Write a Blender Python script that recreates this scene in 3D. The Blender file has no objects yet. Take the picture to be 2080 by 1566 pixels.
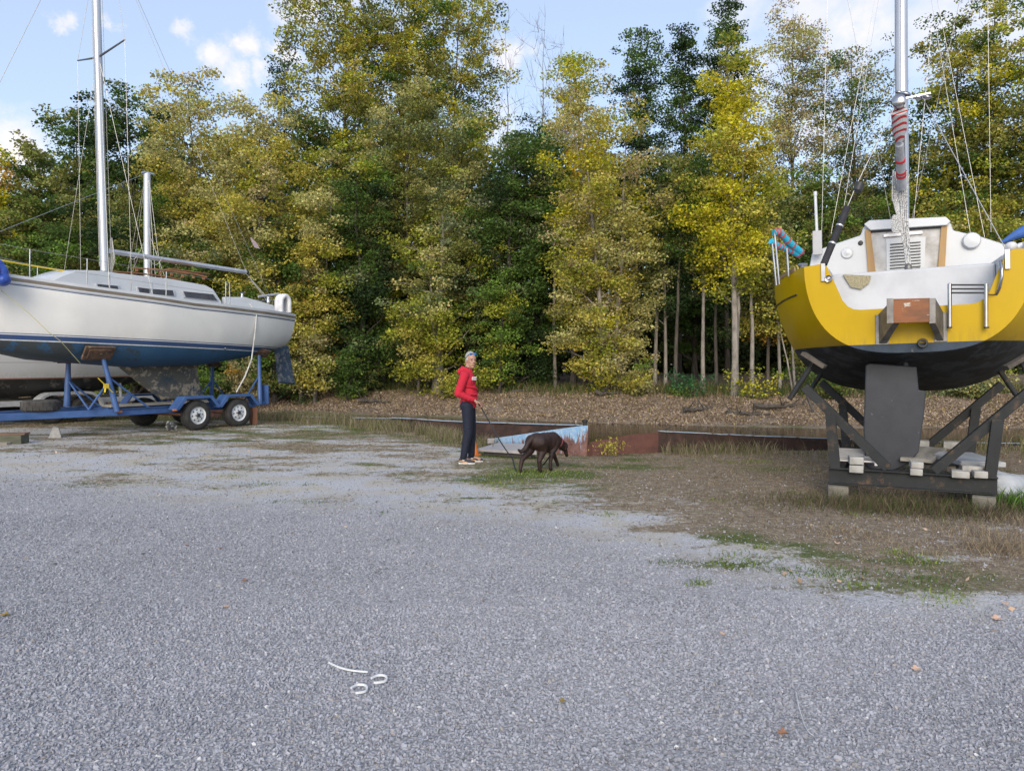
import bpy, bmesh, math, random
import numpy as np
from mathutils import Vector, Matrix, Euler
R = math.radians
sc = bpy.context.scene
COL = sc.collection
# ------------------------------------------------------------------ camera
CAM_Z, PITCH, FPX = 1.6, R(1.83), 1500.0
cam = bpy.data.cameras.new('camera'); camo = bpy.data.objects.new('camera', cam); COL.objects.link(camo)
camo.location = (0, 0, CAM_Z); camo.rotation_euler = (R(90) - PITCH, 0, 0)
cam.sensor_width = 36; cam.lens = 36 * FPX / 2080; cam.clip_start = 0.05; cam.clip_end = 3000
sc.camera = camo
# ------------------------------------------------------------------ light
SUN_EL, SUN_AZ = R(27), R(190)          # azimuth clockwise from +Y: low in the sky behind the camera and to its left
sun = bpy.data.lights.new('sun', 'SUN'); sun.energy = .95; sun.angle = R(35); sun.color = (1, .90, .76)
suno = bpy.data.objects.new('sun', sun); COL.objects.link(suno)
sd = Vector((math.sin(SUN_AZ) * math.cos(SUN_EL), math.cos(SUN_AZ) * math.cos(SUN_EL), math.sin(SUN_EL)))
suno.rotation_euler = sd.to_track_quat('Z', 'Y').to_euler()
sc.view_settings.view_transform = 'Standard'; sc.view_settings.look = 'None'; sc.view_settings.gamma = 1
sc.view_settings.exposure = 1.35
sc.view_settings.use_curve_mapping = False
sc.cycles.max_bounces = 6; sc.cycles.diffuse_bounces = 3; sc.cycles.transparent_max_bounces = 8
sc.cycles.use_denoising = True

def ray(px, py):
    u, v = (px - 1040) / FPX, (783 - py) / FPX
    return Vector((u, math.cos(PITCH) + v * math.sin(PITCH), -math.sin(PITCH) + v * math.cos(PITCH)))
O = Vector((0, 0, CAM_Z))
def P(px, py, d):                        # the point at distance d (along +Y) seen at a pixel of the photograph
    r = ray(px, py); return O + r * (d / r.y)
def onY(px, py, M, w):                   # point on the plane local-Y = w of frame M -> local coordinates
    Mi = M.inverted(); o = Mi @ O; r = Mi.to_3x3() @ ray(px, py)
    return o + r * ((w - o.y) / r.y)
def onX(px, py, M, x):
    Mi = M.inverted(); o = Mi @ O; r = Mi.to_3x3() @ ray(px, py)
    return o + r * ((x - o.x) / r.x)

# ------------------------------------------------------------------ sky
world = bpy.data.worlds.new('World'); sc.world = world; world.use_nodes = True
nt = world.node_tree; nt.nodes.clear()
def N(t, kind, **kw):
    n = t.nodes.new(kind)
    for k, v in kw.items(): setattr(n, k, v)
    return n
def math_(t, op, a, b=None, c=None, clamp=False):
    n = t.nodes.new('ShaderNodeMath'); n.operation = op; n.use_clamp = clamp
    for i, v in enumerate((a, b, c)):
        if v is None: continue
        if isinstance(v, (int, float)): n.inputs[i].default_value = v
        else: t.links.new(v, n.inputs[i])
    return n.outputs[0]
def mixc(t, f, a, b, blend='MIX'):
    n = t.nodes.new('ShaderNodeMix'); n.data_type = 'RGBA'; n.blend_type = blend
    for s, v in ((n.inputs['Factor'], f), (n.inputs[6], a), (n.inputs[7], b)):
        if isinstance(v, (int, float)): s.default_value = v
        elif isinstance(v, (tuple, list)): s.default_value = (*v[:3], 1)
        else: t.links.new(v, s)
    return n.outputs[2]
def maprange(t, v, a, b, c=0., d=1., smooth=False):
    n = t.nodes.new('ShaderNodeMapRange'); n.interpolation_type = 'SMOOTHSTEP' if smooth else 'LINEAR'
    t.links.new(v, n.inputs['Value'])
    for k, x in (('From Min', a), ('From Max', b), ('To Min', c), ('To Max', d)): n.inputs[k].default_value = x
    return n.outputs['Result']
def noise(t, vec, scale, detail=4, rough=.5, dist=0.):
    n = t.nodes.new('ShaderNodeTexNoise'); n.inputs['Scale'].default_value = scale
    n.inputs['Detail'].default_value = detail; n.inputs['Roughness'].default_value = rough; n.inputs['Distortion'].default_value = dist
    if vec is not None: t.links.new(vec, n.inputs['Vector'])
    return n
sky = N(nt, 'ShaderNodeTexSky', sky_type='NISHITA'); sky.sun_disc = False
sky.sun_elevation = SUN_EL; sky.sun_rotation = SUN_AZ; sky.air_density = 1.0; sky.dust_density = 1.4; sky.ozone_density = 2.2
tc = N(nt, 'ShaderNodeTexCoord')
nz = noise(nt, tc.outputs['Generated'], 22, 7, .68)
nzs = N(nt, 'ShaderNodeVectorMath', operation='SUBTRACT'); nt.links.new(nz.outputs['Color'], nzs.inputs[0]); nzs.inputs[1].default_value = (.5, .5, .5)
nzm = N(nt, 'ShaderNodeVectorMath', operation='SCALE'); nt.links.new(nzs.outputs[0], nzm.inputs[0]); nzm.inputs['Scale'].default_value = .07
nza = N(nt, 'ShaderNodeVectorMath', operation='ADD'); nt.links.new(tc.outputs['Generated'], nza.inputs[0]); nt.links.new(nzm.outputs[0], nza.inputs[1])
cl = None
for (px, py, r, s) in ((440, 118, .027, .9), (505, 92, .025, .9), (560, 96, .014, .8), (533, 148, .018, .7), (596, 126, .02, .85), (474, 162, .026, .9),
                       (128, 35, .016, .7), (222, 45, .013, .6), (22, 298, .05, 1), (-60, 330, .06, 1), (612, 5, .03, .9), (575, 30, .02, .6), (375, 62, .017, .6), (1040, 112, .03, .8),
                       (1500, 20, .045, .5), (1640, 15, .06, .6), (1760, 35, .06, .75), (1720, 100, .05, .55), (1900, 40, .07, .6), (2030, 20, .07, .6), (1650, 250, .05, .5), (700, -80, .07, .8),
                       (1000, 260, .05, .5), (1500, 160, .06, .5)):
    dv = ray(px, py).normalized()
    n = N(nt, 'ShaderNodeVectorMath', operation='DISTANCE'); nt.links.new(nza.outputs[0], n.inputs[0]); n.inputs[1].default_value = dv
    f = maprange(nt, n.outputs['Value'], r * 1.1, r * .15, 0, s, True)
    cl = f if cl is None else math_(nt, 'MAXIMUM', cl, f)
wn = noise(nt, tc.outputs['Generated'], 6, 5, .6, .4)
wisp = maprange(nt, wn.outputs['Fac'], .52, .78, 0, .35, True)
cl = math_(nt, 'MAXIMUM', cl, wisp)
ncol = noise(nt, tc.outputs['Generated'], 30, 4, .6)
cl = math_(nt, 'MULTIPLY', cl, maprange(nt, ncol.outputs['Fac'], .3, .55, .55, 1))
# a thin pale veil over the whole sky (high evening haze), then the puffs
veil = mixc(nt, .50, sky.outputs[0], (2.75, 3.05, 3.65))
skc = mixc(nt, cl, veil, (4.3, 4.0, 3.95))
bg = N(nt, 'ShaderNodeBackground'); bg.inputs['Strength'].default_value = .105
nt.links.new(skc, bg.inputs['Color'])
wo = N(nt, 'ShaderNodeOutputWorld'); nt.links.new(bg.outputs[0], wo.inputs[0])

# ------------------------------------------------------------------ materials
MATS = {}
def newmat(name):
    m = bpy.data.materials.new(name); m.use_nodes = True; t = m.node_tree; t.nodes.clear()
    o = N(t, 'ShaderNodeOutputMaterial'); b = N(t, 'ShaderNodeBsdfPrincipled'); t.links.new(b.outputs[0], o.inputs[0])
    return m, t, b
def pm(name, c1, c2=None, scale=4, rough=.5, metal=0., bump=0., bscale=40, stretch=(1, 1, 1), lo=.4, hi=.65, coat=0., c3=None, s3=20, lo3=.6, hi3=.7, wave=None, detail=6):
    """procedural paint / wood / metal: two tones mixed by noise, a third as patches, bump"""
    if name in MATS: return MATS[name]
    m, t, b = newmat(name)
    tc = N(t, 'ShaderNodeTexCoord'); mp = N(t, 'ShaderNodeMapping'); t.links.new(tc.outputs['Object'], mp.inputs[0]); mp.inputs['Scale'].default_value = stretch
    v = mp.outputs[0]
    c2 = c2 or tuple(x * .8 for x in c1)
    col = mixc(t, maprange(t, noise(t, v, scale, detail, .6).outputs['Fac'], lo, hi), c1, c2)
    if c3: col = mixc(t, maprange(t, noise(t, v, s3, 5, .65).outputs['Fac'], lo3, hi3), col, c3)
    t.links.new(col, b.inputs['Base Color'])
    b.inputs['Roughness'].default_value = rough; b.inputs['Metallic'].default_value = metal
    if coat: b.inputs['Coat Weight'].default_value = coat
    if bump:
        bn = N(t, 'ShaderNodeBump'); bn.inputs['Strength'].default_value = bump; bn.inputs['Distance'].default_value = .01
        t.links.new(noise(t, v, bscale, 4, .6).outputs['Fac'], bn.inputs['Height']); t.links.new(bn.outputs[0], b.inputs['Normal'])
    MATS[name] = m; return m

# ------------------------------------------------------------------ objects
def tag(o, label=None, cat=None, group=None, kind=None):
    if label: o['label'] = label
    if cat: o['category'] = cat
    if group: o['group'] = group
    if kind: o['kind'] = kind
    return o
def empty(name, M, label, cat, group=None):
    o = bpy.data.objects.new(name, None); COL.objects.link(o); o.matrix_world = M; o.empty_display_size = .2
    return tag(o, label, cat, group)
def T(x, y, z): return Matrix.Translation((x, y, z))
def RZ(a): return Matrix.Rotation(a, 4, 'Z')
def RX(a): return Matrix.Rotation(a, 4, 'X')
def RY(a): return Matrix.Rotation(a, 4, 'Y')
def frame(z):                            # matrix whose Z axis runs along z
    z = Vector(z).normalized(); return z.to_track_quat('Z', 'Y').to_matrix().to_4x4()

class MB:
    def __init__(s): s.V, s.F, s.M = [], [], []
    def add(s, vs, fs, m=0):
        n = len(s.V); s.V += [tuple(v) for v in vs]
        for f in fs: s.F.append(tuple(i + n for i in f)); s.M.append(m)
        return s
    def box(s, c, d, Rm=None, m=0):
        vs = []
        for x in (-.5, .5):
            for y in (-.5, .5):
                for z in (-.5, .5):
                    v = Vector((x * d[0], y * d[1], z * d[2]))
                    if Rm is not None: v = Rm.to_3x3() @ v
                    vs.append(v + Vector(c))
        return s.add(vs, [(0, 1, 3, 2), (4, 6, 7, 5), (0, 4, 5, 1), (2, 3, 7, 6), (0, 2, 6, 4), (1, 5, 7, 3)], m)
    def bar(s, p, q, w, h, m=0, up=(0, 0, 1)):
        p, q = Vector(p), Vector(q); d = (q - p).normalized(); a = d.cross(Vector(up)).normalized(); b = a.cross(d)
        vs = [e + a * (i * w / 2) + b * (j * h / 2) for e in (p, q) for i, j in ((-1, -1), (1, -1), (1, 1), (-1, 1))]
        return s.add(vs, [(0, 1, 2, 3), (7, 6, 5, 4), (0, 4, 5, 1), (1, 5, 6, 2), (2, 6, 7, 3), (3, 7, 4, 0)], m)
    def ibeam(s, p, q, w, h, th=.012, m=0, up=(0, 0, 1)):
        p, q = Vector(p), Vector(q); d = (q - p).normalized(); a = d.cross(Vector(up)).normalized(); b = a.cross(d)
        s.bar(p + b * (h / 2 - th / 2), q + b * (h / 2 - th / 2), w, th, m, up)
        s.bar(p - b * (h / 2 - th / 2), q - b * (h / 2 - th / 2), w, th, m, up)
        return s.bar(p, q, th, h - 2 * th, m, up)
    def tube(s, pts, r, n=8, m=0, cap=True):
        pts = [Vector(p) for p in pts]; k = len(pts)
        rr = list(r) if isinstance(r, (list, tuple)) else [r] * k
        vs = []; a = None
        for i, p in enumerate(pts):
            d = (pts[min(i + 1, k - 1)] - pts[max(i - 1, 0)]).normalized()
            if a is None: a = d.orthogonal().normalized()
            else:
                a = a - d * a.dot(d)
                a = a.normalized() if a.length > 1e-6 else d.orthogonal().normalized()
            b = d.cross(a)
            for j in range(n):
                t = 2 * math.pi * j / n; vs.append(p + (a * math.cos(t) + b * math.sin(t)) * rr[i])
        fs = [(i * n + j, i * n + (j + 1) % n, (i + 1) * n + (j + 1) % n, (i + 1) * n + j) for i in range(k - 1) for j in range(n)]
        if cap: fs += [tuple(range(n - 1, -1, -1)), tuple((k - 1) * n + j for j in range(n))]
        return s.add(vs, fs, m)
    def lathe(s, prof, M=None, n=24, m=0, cap=True):
        M = M or Matrix(); vs = []; k = len(prof)
        for r, h in prof:
            for j in range(n):
                t = 2 * math.pi * j / n; vs.append(M @ Vector((r * math.cos(t), r * math.sin(t), h)))
        fs = [(i * n + j, i * n + (j + 1) % n, (i + 1) * n + (j + 1) % n, (i + 1) * n + j) for i in range(k - 1) for j in range(n)]
        if cap: fs += [tuple(range(n - 1, -1, -1)), tuple((k - 1) * n + j for j in range(n))]
        return s.add(vs, fs, m)
    def prism(s, pts, a, b, ax='Y', m=0):
        """outline in the two other axes, extruded along ax from a to b"""
        def mk(u, v, w): return {'Y': (u, w, v), 'X': (w, u, v), 'Z': (u, v, w)}[ax]
        n = len(pts); vs = [mk(u, v, a) for u, v in pts] + [mk(u, v, b) for u, v in pts]
        fs = [tuple(range(n)), tuple(range(2 * n - 1, n - 1, -1))] + [(i, i + n, (i + 1) % n + n, (i + 1) % n) for i in range(n)]
        return s.add(vs, fs, m)
    def ell(s, c, r, Rm=None, n=12, k=8, m=0):
        if isinstance(r, (int, float)): r = (r, r, r)
        vs = []; Rm = Rm.to_3x3() if Rm is not None else Matrix.Identity(3); c = Vector(c)
        for i in range(1, k):
            t = math.pi * i / k
            for j in range(n):
                p = 2 * math.pi * j / n
                vs.append(c + Rm @ Vector((r[0] * math.sin(t) * math.cos(p), r[1] * math.sin(t) * math.sin(p), r[2] * math.cos(t))))
        top, bot = len(vs), len(vs) + 1
        vs += [c + Rm @ Vector((0, 0, r[2])), c + Rm @ Vector((0, 0, -r[2]))]
        fs = [(i * n + j, (i + 1) * n + j, (i + 1) * n + (j + 1) % n, i * n + (j + 1) % n) for i in range(k - 2) for j in range(n)]
        fs += [(top, j, (j + 1) % n) for j in range(n)] + [(bot, (k - 2) * n + (j + 1) % n, (k - 2) * n + j) for j in range(n)]
        return s.add(vs, fs, m)
    def cap_(s, p, q, r1, r2, n=10):      # tapered capsule
        p, q = Vector(p), Vector(q)
        s.tube([p, (p + q) / 2, q], [r1, (r1 + r2) / 2, r2], n); s.ell(p, r1, None, n, 8); s.ell(q, r2, None, n, 8); return s
    def loft(s, rings, m=0, closed=False, capa=False, capb=False):
        n = len(rings[0]); k = len(rings); vs = [v for r in rings for v in r]
        e = n if closed else n - 1
        fs = [(i * n + j, i * n + (j + 1) % n, (i + 1) * n + (j + 1) % n, (i + 1) * n + j) for i in range(k - 1) for j in range(e)]
        if capa: fs.append(tuple(range(n - 1, -1, -1)))
        if capb: fs.append(tuple((k - 1) * n + j for j in range(n)))
        return s.add(vs, fs, m)
    def mesh(s, name, mats, smooth=None, fix=True):
        me = bpy.data.meshes.new(name); me.from_pydata(s.V, [], s.F)
        if not isinstance(mats, (list, tuple)): mats = [mats]
        for mt in mats: me.materials.append(mt)
        if len(mats) > 1: me.polygons.foreach_set('material_index', s.M)
        if fix:
            bm = bmesh.new(); bm.from_mesh(me); bmesh.ops.recalc_face_normals(bm, faces=bm.faces); bm.to_mesh(me); bm.free()
        if smooth is not None:
            me.polygons.foreach_set('use_smooth', [True] * len(me.polygons))
            if smooth < 180: me.set_sharp_from_angle(angle=R(smooth))
        me.update(); return me
    def build(s, name, mats, parent=None, M=None, smooth=None, bevel=0, fix=True):
        o = bpy.data.objects.new(name, s.mesh(name, mats, smooth, fix)); COL.objects.link(o)
        if parent: o.parent = parent
        if M is not None: o.matrix_world = M if not parent else o.matrix_world; o.matrix_basis = M
        if bevel:
            b = o.modifiers.new('bevel', 'BEVEL'); b.width = bevel; b.segments = 2; b.limit_method = 'ANGLE'; b.angle_limit = R(40)
        return o
def one(name, mb, mats, label, cat, M=None, group=None, smooth=None, bevel=0):
    return tag(mb.build(name, mats, None, M, smooth, bevel), label, cat, group)
def blob(name, mb, mt, parent=None, voxel=.01, smooth=6, M=None):
    o = mb.build(name, mt, parent, M, 180)
    r = o.modifiers.new('remesh', 'REMESH'); r.mode = 'VOXEL'; r.voxel_size = voxel; r.use_smooth_shade = True
    s = o.modifiers.new('smooth', 'SMOOTH'); s.iterations = smooth; s.factor = .5
    return o
def nparr(name, V, F, mats, parent=None, colors=None, smooth=False, tri=False):
    """big mesh from numpy arrays (F: k x 3 or k x 4), optional per-vertex colours"""
    me = bpy.data.meshes.new(name); nv, nf, c = len(V), len(F), F.shape[1]
    me.vertices.add(nv); me.vertices.foreach_set('co', V.astype(np.float32).ravel())
    me.loops.add(nf * c); me.loops.foreach_set('vertex_index', F.astype(np.int32).ravel())
    me.polygons.add(nf); me.polygons.foreach_set('loop_start', np.arange(0, nf * c, c, dtype=np.int32))
    try: me.polygons.foreach_set('loop_total', np.full(nf, c, dtype=np.int32))
    except Exception: pass
    me.polygons.foreach_set('use_smooth', np.full(nf, smooth, dtype=bool))
    if colors is not None:
        a = me.color_attributes.new('tint', 'FLOAT_COLOR', 'POINT')
        cc = np.ones((nv, 4), np.float32); cc[:, :colors.shape[1]] = colors; a.data.foreach_set('color', cc.ravel())
    for mt in (mats if isinstance(mats, (list, tuple)) else [mats]): me.materials.append(mt)
    me.update(calc_edges=True); me.validate()
    o = bpy.data.objects.new(name, me); COL.objects.link(o)
    if parent: o.parent = parent
    return o
rng = np.random.default_rng(7)
def vnoise(x, y, s, seed=0):             # smooth value noise in 2-D
    x = np.asarray(x, float) / s + 100; y = np.asarray(y, float) / s + 100
    xi, yi = np.floor(x).astype(int), np.floor(y).astype(int); fx, fy = x - xi, y - yi
    fx = fx * fx * (3 - 2 * fx); fy = fy * fy * (3 - 2 * fy)
    def h(a, b):
        n = (a * 374761393 + b * 668265263 + seed * 974711) & 0x7fffffff
        n = ((n ^ (n >> 13)) * 1274126177) & 0x7fffffff
        return ((n ^ (n >> 16)) & 0xffff) / 65535.
    return (h(xi, yi) * (1 - fx) + h(xi + 1, yi) * fx) * (1 - fy) + (h(xi, yi + 1) * (1 - fx) + h(xi + 1, yi + 1) * fx) * fy
def fbm(x, y, s, oct=4, seed=0):
    a, t, w = 0, 0, 1.
    for i in range(oct): a = a + w * vnoise(x, y, s / 2 ** i, seed + i); t += w; w *= .55
    return a / t
def sstep(x, a, b): t = np.clip((x - a) / (b - a), 0, 1); return t * t * (3 - 2 * t)
# ================================================================== ground, water, gravel, grass
NSX = [-400, -40, -12, -7, -4.6, -3.6, -2.6, -1.6, -.9, -.45, 1.29, 2.6, 5.5, 9, 14, 30, 400]
NSY = [30, 23, 22.4, 21.7, 20.4, 18.9, 17.7, 16.6, 15.3, 14.15, 12.95, 13.4, 13.75, 14.2, 15.5, 17, 22]
FSX = [-400, -30, -9.1, -.75, 3.55, 9.8, 20, 400]
FSY = [44, 34, 31, 27.8, 25.4, 24.0, 23.5, 26]
def near_shore(x): return np.interp(x, NSX, NSY)
def far_shore(x): return np.interp(x, FSX, FSY)
WATER_Z = -.55
def gz(x, y):
    x, y = np.asarray(x, float), np.asarray(y, float)
    ns, fs = near_shore(x), far_shore(x)
    land = (fbm(x, y, 3.0, 3, 5) - .5) * .05 * sstep(y, 3, 8) + (fbm(x, y, .5, 2, 9) - .5) * .012
    land = land - .05 * sstep(y, ns - 2.5, ns)
    k = sstep(y, ns - .02, ns + .25); kk = sstep(y, fs - 1.3, fs)
    bed = -1.15 + (fbm(x, y, 1.5, 2, 3) - .5) * .1
    rise = y - fs + (fbm(x, y, 2.2, 3, 31) - .5) * 1.0
    bank = WATER_Z + np.interp(rise, [-1, 0, 1.2, 2.6, 3.6, 5.0, 8, 20, 60, 400], [-.35, 0, .16, .42, .72, .86, .98, 1.25, 1.9, 3.5]) + (fbm(x, y, .7, 3, 12) - .5) * .16 * sstep(rise, 0, 1.5)
    z = land * (1 - k) + bed * k
    far = y > fs - 1.3
    return np.where(far, np.where(rise > -1, bank, bed) * 1.0, z)
def xs_(lo, hi, d, ends):
    c = np.arange(lo, hi + d / 2, d)
    return np.concatenate([np.array(sorted(-e for e in ends)) + 0, c, np.array(sorted(ends))])
gxs = np.concatenate([[-400, -250, -150, -90, -60, -45, -36, -30, -26], np.arange(-23, -12, .3), np.arange(-12, 12, .1), np.arange(12, 23, .3), [23, 26, 30, 36, 45, 60, 90, 150, 250, 400]])
gys = np.concatenate([[-60, -30, -15, -8, -4, -2, -1], np.arange(0, 24, .1), np.arange(24, 40, .2), [40.5, 41.5, 43, 45, 48, 52, 58, 66, 80, 100, 140, 200, 300, 400, 600]])
GX, GY = np.meshgrid(gxs, gys); gx, gy = GX.ravel(), GY.ravel()
gxz = gz(gx, gy)
def gravel_edge(x): return np.interp(x, [-8, -6.5, -4, -1.3, .3, 1.3, 2.0, 3.2, 5], [9.8, 9.4, 8.7, 7.8, 7.0, 6.1, 5.2, 4.5, 4.2])
def masks(x, y):
    e = gravel_edge(x) + (fbm(x, y, 2.0, 4, 21) - .5) * 1.6
    loose = 1 - sstep(y, e - .9, e + .9)                       # fresh loose gravel
    br = sstep(x, -1.5, 3.5)                                    # the right half is brown earth and dead grass
    veg = .5 * fbm(x * .5, y, .35, 4, 41) + .5 * fbm(x * .5, y, 1.9, 4, 43) + .14 * sstep(y, e, near_shore(x) - 1) + .24 * br * sstep(y, e, e + 1.2) - .07
    veg = veg + .25 * sstep(y, near_shore(x) - 2.2, near_shore(x) - .8)
    # wheel tracks: pale compacted strips running to the upper left
    tr = np.abs(((x * .35 + y * .94) % 2.1) - 1.05)
    track = sstep(tr, .62, .95) * sstep(-x, -.5, 2) * (1 - sstep(y, 15, 18))
    veg = veg - .12 * track - .02 * sstep(-x, 0, 3)
    vegm = sstep(veg, .36, .72) * (1 - loose * .97)
    green = sstep(.5 * fbm(x * .6, y, 1.3, 4, 61) + .5 * fbm(x * .6, y, .3, 4, 62) - .10 * br + .1 * sstep(y, near_shore(x) - 4, near_shore(x) - 1) * (1 - br), .47, .62)
    def spot(cx, cy, rx, ry): return np.exp(-(((x - cx) / rx) ** 2 + ((y - cy) / ry) ** 2))
    gs = spot(.35, 10.4, .7, .38) + spot(-.1, 10.2, .4, .2) + spot(.2, 11.5, .8, .3) + spot(3.9, 10.9, .45, .3) * .8 + spot(2.6, 5.2, .9, .25) * .7 + spot(1.7, 5.75, .5, .2) * .8
    green = np.clip(green + gs, 0, 1); vegm = np.clip(np.maximum(vegm, gs), 0, 1)
    far = sstep(y, far_shore(x) - .3, far_shore(x) + .5)
    return loose, vegm, green, far, br
ml, mv, mg, mf, mbr = masks(gx, gy)
nx_, ny_ = len(gxs), len(gys)
ii, jj = np.meshgrid(np.arange(nx_ - 1), np.arange(ny_ - 1)); a0 = (jj * nx_ + ii).ravel()
GF = np.stack([a0, a0 + 1, a0 + 1 + nx_, a0 + nx_], 1)

def ground_material():
    m, t, b = newmat('ground')
    tc = N(t, 'ShaderNodeTexCoord'); v = tc.outputs['Object']
    at = N(t, 'ShaderNodeAttribute', attribute_name='tint'); sp = N(t, 'ShaderNodeSeparateColor'); t.links.new(at.outputs['Color'], sp.inputs[0])
    at2 = N(t, 'ShaderNodeAttribute', attribute_name='tint2'); sp2 = N(t, 'ShaderNodeSeparateColor'); t.links.new(at2.outputs['Color'], sp2.inputs[0])
    loose, veg, green = sp.outputs[0], sp.outputs[1], sp.outputs[2]; far, brn = sp2.outputs[0], sp2.outputs[1]
    vo = N(t, 'ShaderNodeTexVoronoi'); vo.inputs['Scale'].default_value = 52; t.links.new(v, vo.inputs['Vector'])
    vs = N(t, 'ShaderNodeSeparateColor'); t.links.new(vo.outputs['Color'], vs.inputs[0])
    stone = mixc(t, vs.outputs[0], (.34, .34, .35), (.53, .53, .555))
    stone = mixc(t, maprange(t, vo.outputs['Distance'], .25, .75), stone, (.19, .185, .19))
    big = noise(t, v, .8, 5, .6)
    stone = mixc(t, maprange(t, big.outputs['Fac'], .35, .65, 0, .5), stone, (.42, .41, .42))
    vo2 = N(t, 'ShaderNodeTexVoronoi'); vo2.inputs['Scale'].default_value = 95; t.links.new(v, vo2.inputs['Vector'])
    v2 = N(t, 'ShaderNodeSeparateColor'); t.links.new(vo2.outputs['Color'], v2.inputs[0])
    dust = mixc(t, v2.outputs[0], (.33, .33, .345), (.56, .565, .59))
    dust = mixc(t, maprange(t, noise(t, v, 1.7, 6, .65).outputs['Fac'], .42, .62), dust, (.44, .40, .33))
    base = mixc(t, loose, dust, stone)
    fine = noise(t, v, 38, 5, .7); fine2 = noise(t, v, 9, 5, .65)
    dry = mixc(t, maprange(t, fine.outputs['Fac'], .35, .65), (.16, .125, .09), (.42, .35, .25))
    dry = mixc(t, maprange(t, fine2.outputs['Fac'], .42, .62, 0, .7), dry, (.10, .088, .05))
    earth = mixc(t, maprange(t, fine.outputs['Fac'], .35, .65), (.10, .072, .053), (.30, .235, .17))
    dry = mixc(t, math_(t, 'MULTIPLY', brn, maprange(t, fine2.outputs['Fac'], .35, .6)), dry, earth)
    gr = mixc(t, maprange(t, fine.outputs['Fac'], .35, .65), (.035, .055, .015), (.14, .16, .05))
    vegc = mixc(t, green, dry, gr)
    grit = math_(t, 'ADD', math_(t, 'MULTIPLY', fine.outputs['Fac'], .5), math_(t, 'MULTIPLY', fine2.outputs['Fac'], .5))
    edge = math_(t, 'ADD', veg, math_(t, 'MULTIPLY', math_(t, 'SUBTRACT', grit, .5), 3.2))
    vm = maprange(t, edge, .32, .68)
    base = mixc(t, vm, base, vegc)
    lit = mixc(t, maprange(t, noise(t, v, 22, 5, .7).outputs['Fac'], .4, .62), (.13, .10, .075), (.33, .255, .19))
    lit = mixc(t, maprange(t, noise(t, v, 1.3, 4, .6).outputs['Fac'], .5, .7, 0, .7), lit, (.07, .06, .03))
    base = mixc(t, far, base, lit)
    # ground that is always wet by the water line is darker mud
    t.links.new(base, b.inputs['Base Color']); b.inputs['Roughness'].default_value = .95; b.inputs['Specular IOR Level'].default_value = .2
    hs = mixc(t, vm, math_(t, 'SUBTRACT', 1.0, vo.outputs['Distance']), fine.outputs['Fac'])
    bn = N(t, 'ShaderNodeBump'); bn.inputs['Strength'].default_value = .75; bn.inputs['Distance'].default_value = .012
    t.links.new(hs, bn.inputs['Height']); t.links.new(bn.outputs[0], b.inputs['Normal'])
    return m
gobj = nparr('ground', np.stack([gx, gy, gxz], 1), GF, ground_material(), colors=np.stack([ml, mv, mg], 1), smooth=True)
a = gobj.data.color_attributes.new('tint2', 'FLOAT_COLOR', 'POINT'); cc = np.ones((len(gx), 4), np.float32); cc[:, 0] = mf; cc[:, 1] = mbr; a.data.foreach_set('color', cc.ravel())
tag(gobj, kind='structure')

def water_material():
    m, t, b = newmat('water')
    tc = N(t, 'ShaderNodeTexCoord'); v = tc.outputs['Object']
    mp = N(t, 'ShaderNodeMapping'); t.links.new(v, mp.inputs[0]); mp.inputs['Scale'].default_value = (.6, 1.6, 1)
    b.inputs['Base Color'].default_value = (.018, .016, .010, 1); b.inputs['Roughness'].default_value = .06; b.inputs['IOR'].default_value = 1.33
    bn = N(t, 'ShaderNodeBump'); bn.inputs['Strength'].default_value = .25; bn.inputs['Distance'].default_value = .02
    t.links.new(noise(t, mp.outputs[0], 5, 3, .5).outputs['Fac'], bn.inputs['Height']); t.links.new(bn.outputs[0], b.inputs['Normal'])
    return m
w = MB(); w.add([(-300, 12.4, WATER_Z), (300, 12.4, WATER_Z), (300, 48, WATER_Z), (-300, 48, WATER_Z)], [(0, 1, 2, 3)])
tag(w.build('water', water_material()), kind='structure')

# loose crushed stone on the near gravel
def tint_mat(name, rough=.9, trans=0., spec=.2, bump=0):
    m, t, b = newmat(name)
    at = N(t, 'ShaderNodeAttribute', attribute_name='tint'); t.links.new(at.outputs['Color'], b.inputs['Base Color'])
    b.inputs['Roughness'].default_value = rough; b.inputs['Specular IOR Level'].default_value = spec
    if trans:
        o = [n for n in t.nodes if n.type == 'OUTPUT_MATERIAL'][0]
        tr = N(t, 'ShaderNodeBsdfTranslucent'); t.links.new(at.outputs['Color'], tr.inputs[0])
        mx = N(t, 'ShaderNodeMixShader'); mx.inputs[0].default_value = trans
        t.links.new(b.outputs[0], mx.inputs[1]); t.links.new(tr.outputs[0], mx.inputs[2]); t.links.new(mx.outputs[0], o.inputs[0])
    return m
ph = (1 + 5 ** .5) / 2
ICO = np.array([(-1, ph, 0), (1, ph, 0), (-1, -ph, 0), (1, -ph, 0), (0, -1, ph), (0, 1, ph), (0, -1, -ph), (0, 1, -ph), (ph, 0, -1), (ph, 0, 1), (-ph, 0, -1), (-ph, 0, 1)]) / 1.9
ICF = np.array([(0, 11, 5), (0, 5, 1), (0, 1, 7), (0, 7, 10), (0, 10, 11), (1, 5, 9), (5, 11, 4), (11, 10, 2), (10, 7, 6), (7, 1, 8), (3, 9, 4), (3, 4, 2), (3, 2, 6), (3, 6, 8), (3, 8, 9), (4, 9, 5), (2, 4, 11), (6, 2, 10), (8, 6, 7), (9, 8, 1)])
OCT = np.array([(1, 0, 0), (-1, 0, 0), (0, 1, 0), (0, -1, 0), (0, 0, 1), (0, 0, -1)], float)
OCF = np.array([(0, 2, 4), (2, 1, 4), (1, 3, 4), (3, 0, 4), (2, 0, 5), (1, 2, 5), (3, 1, 5), (0, 3, 5)])
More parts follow.
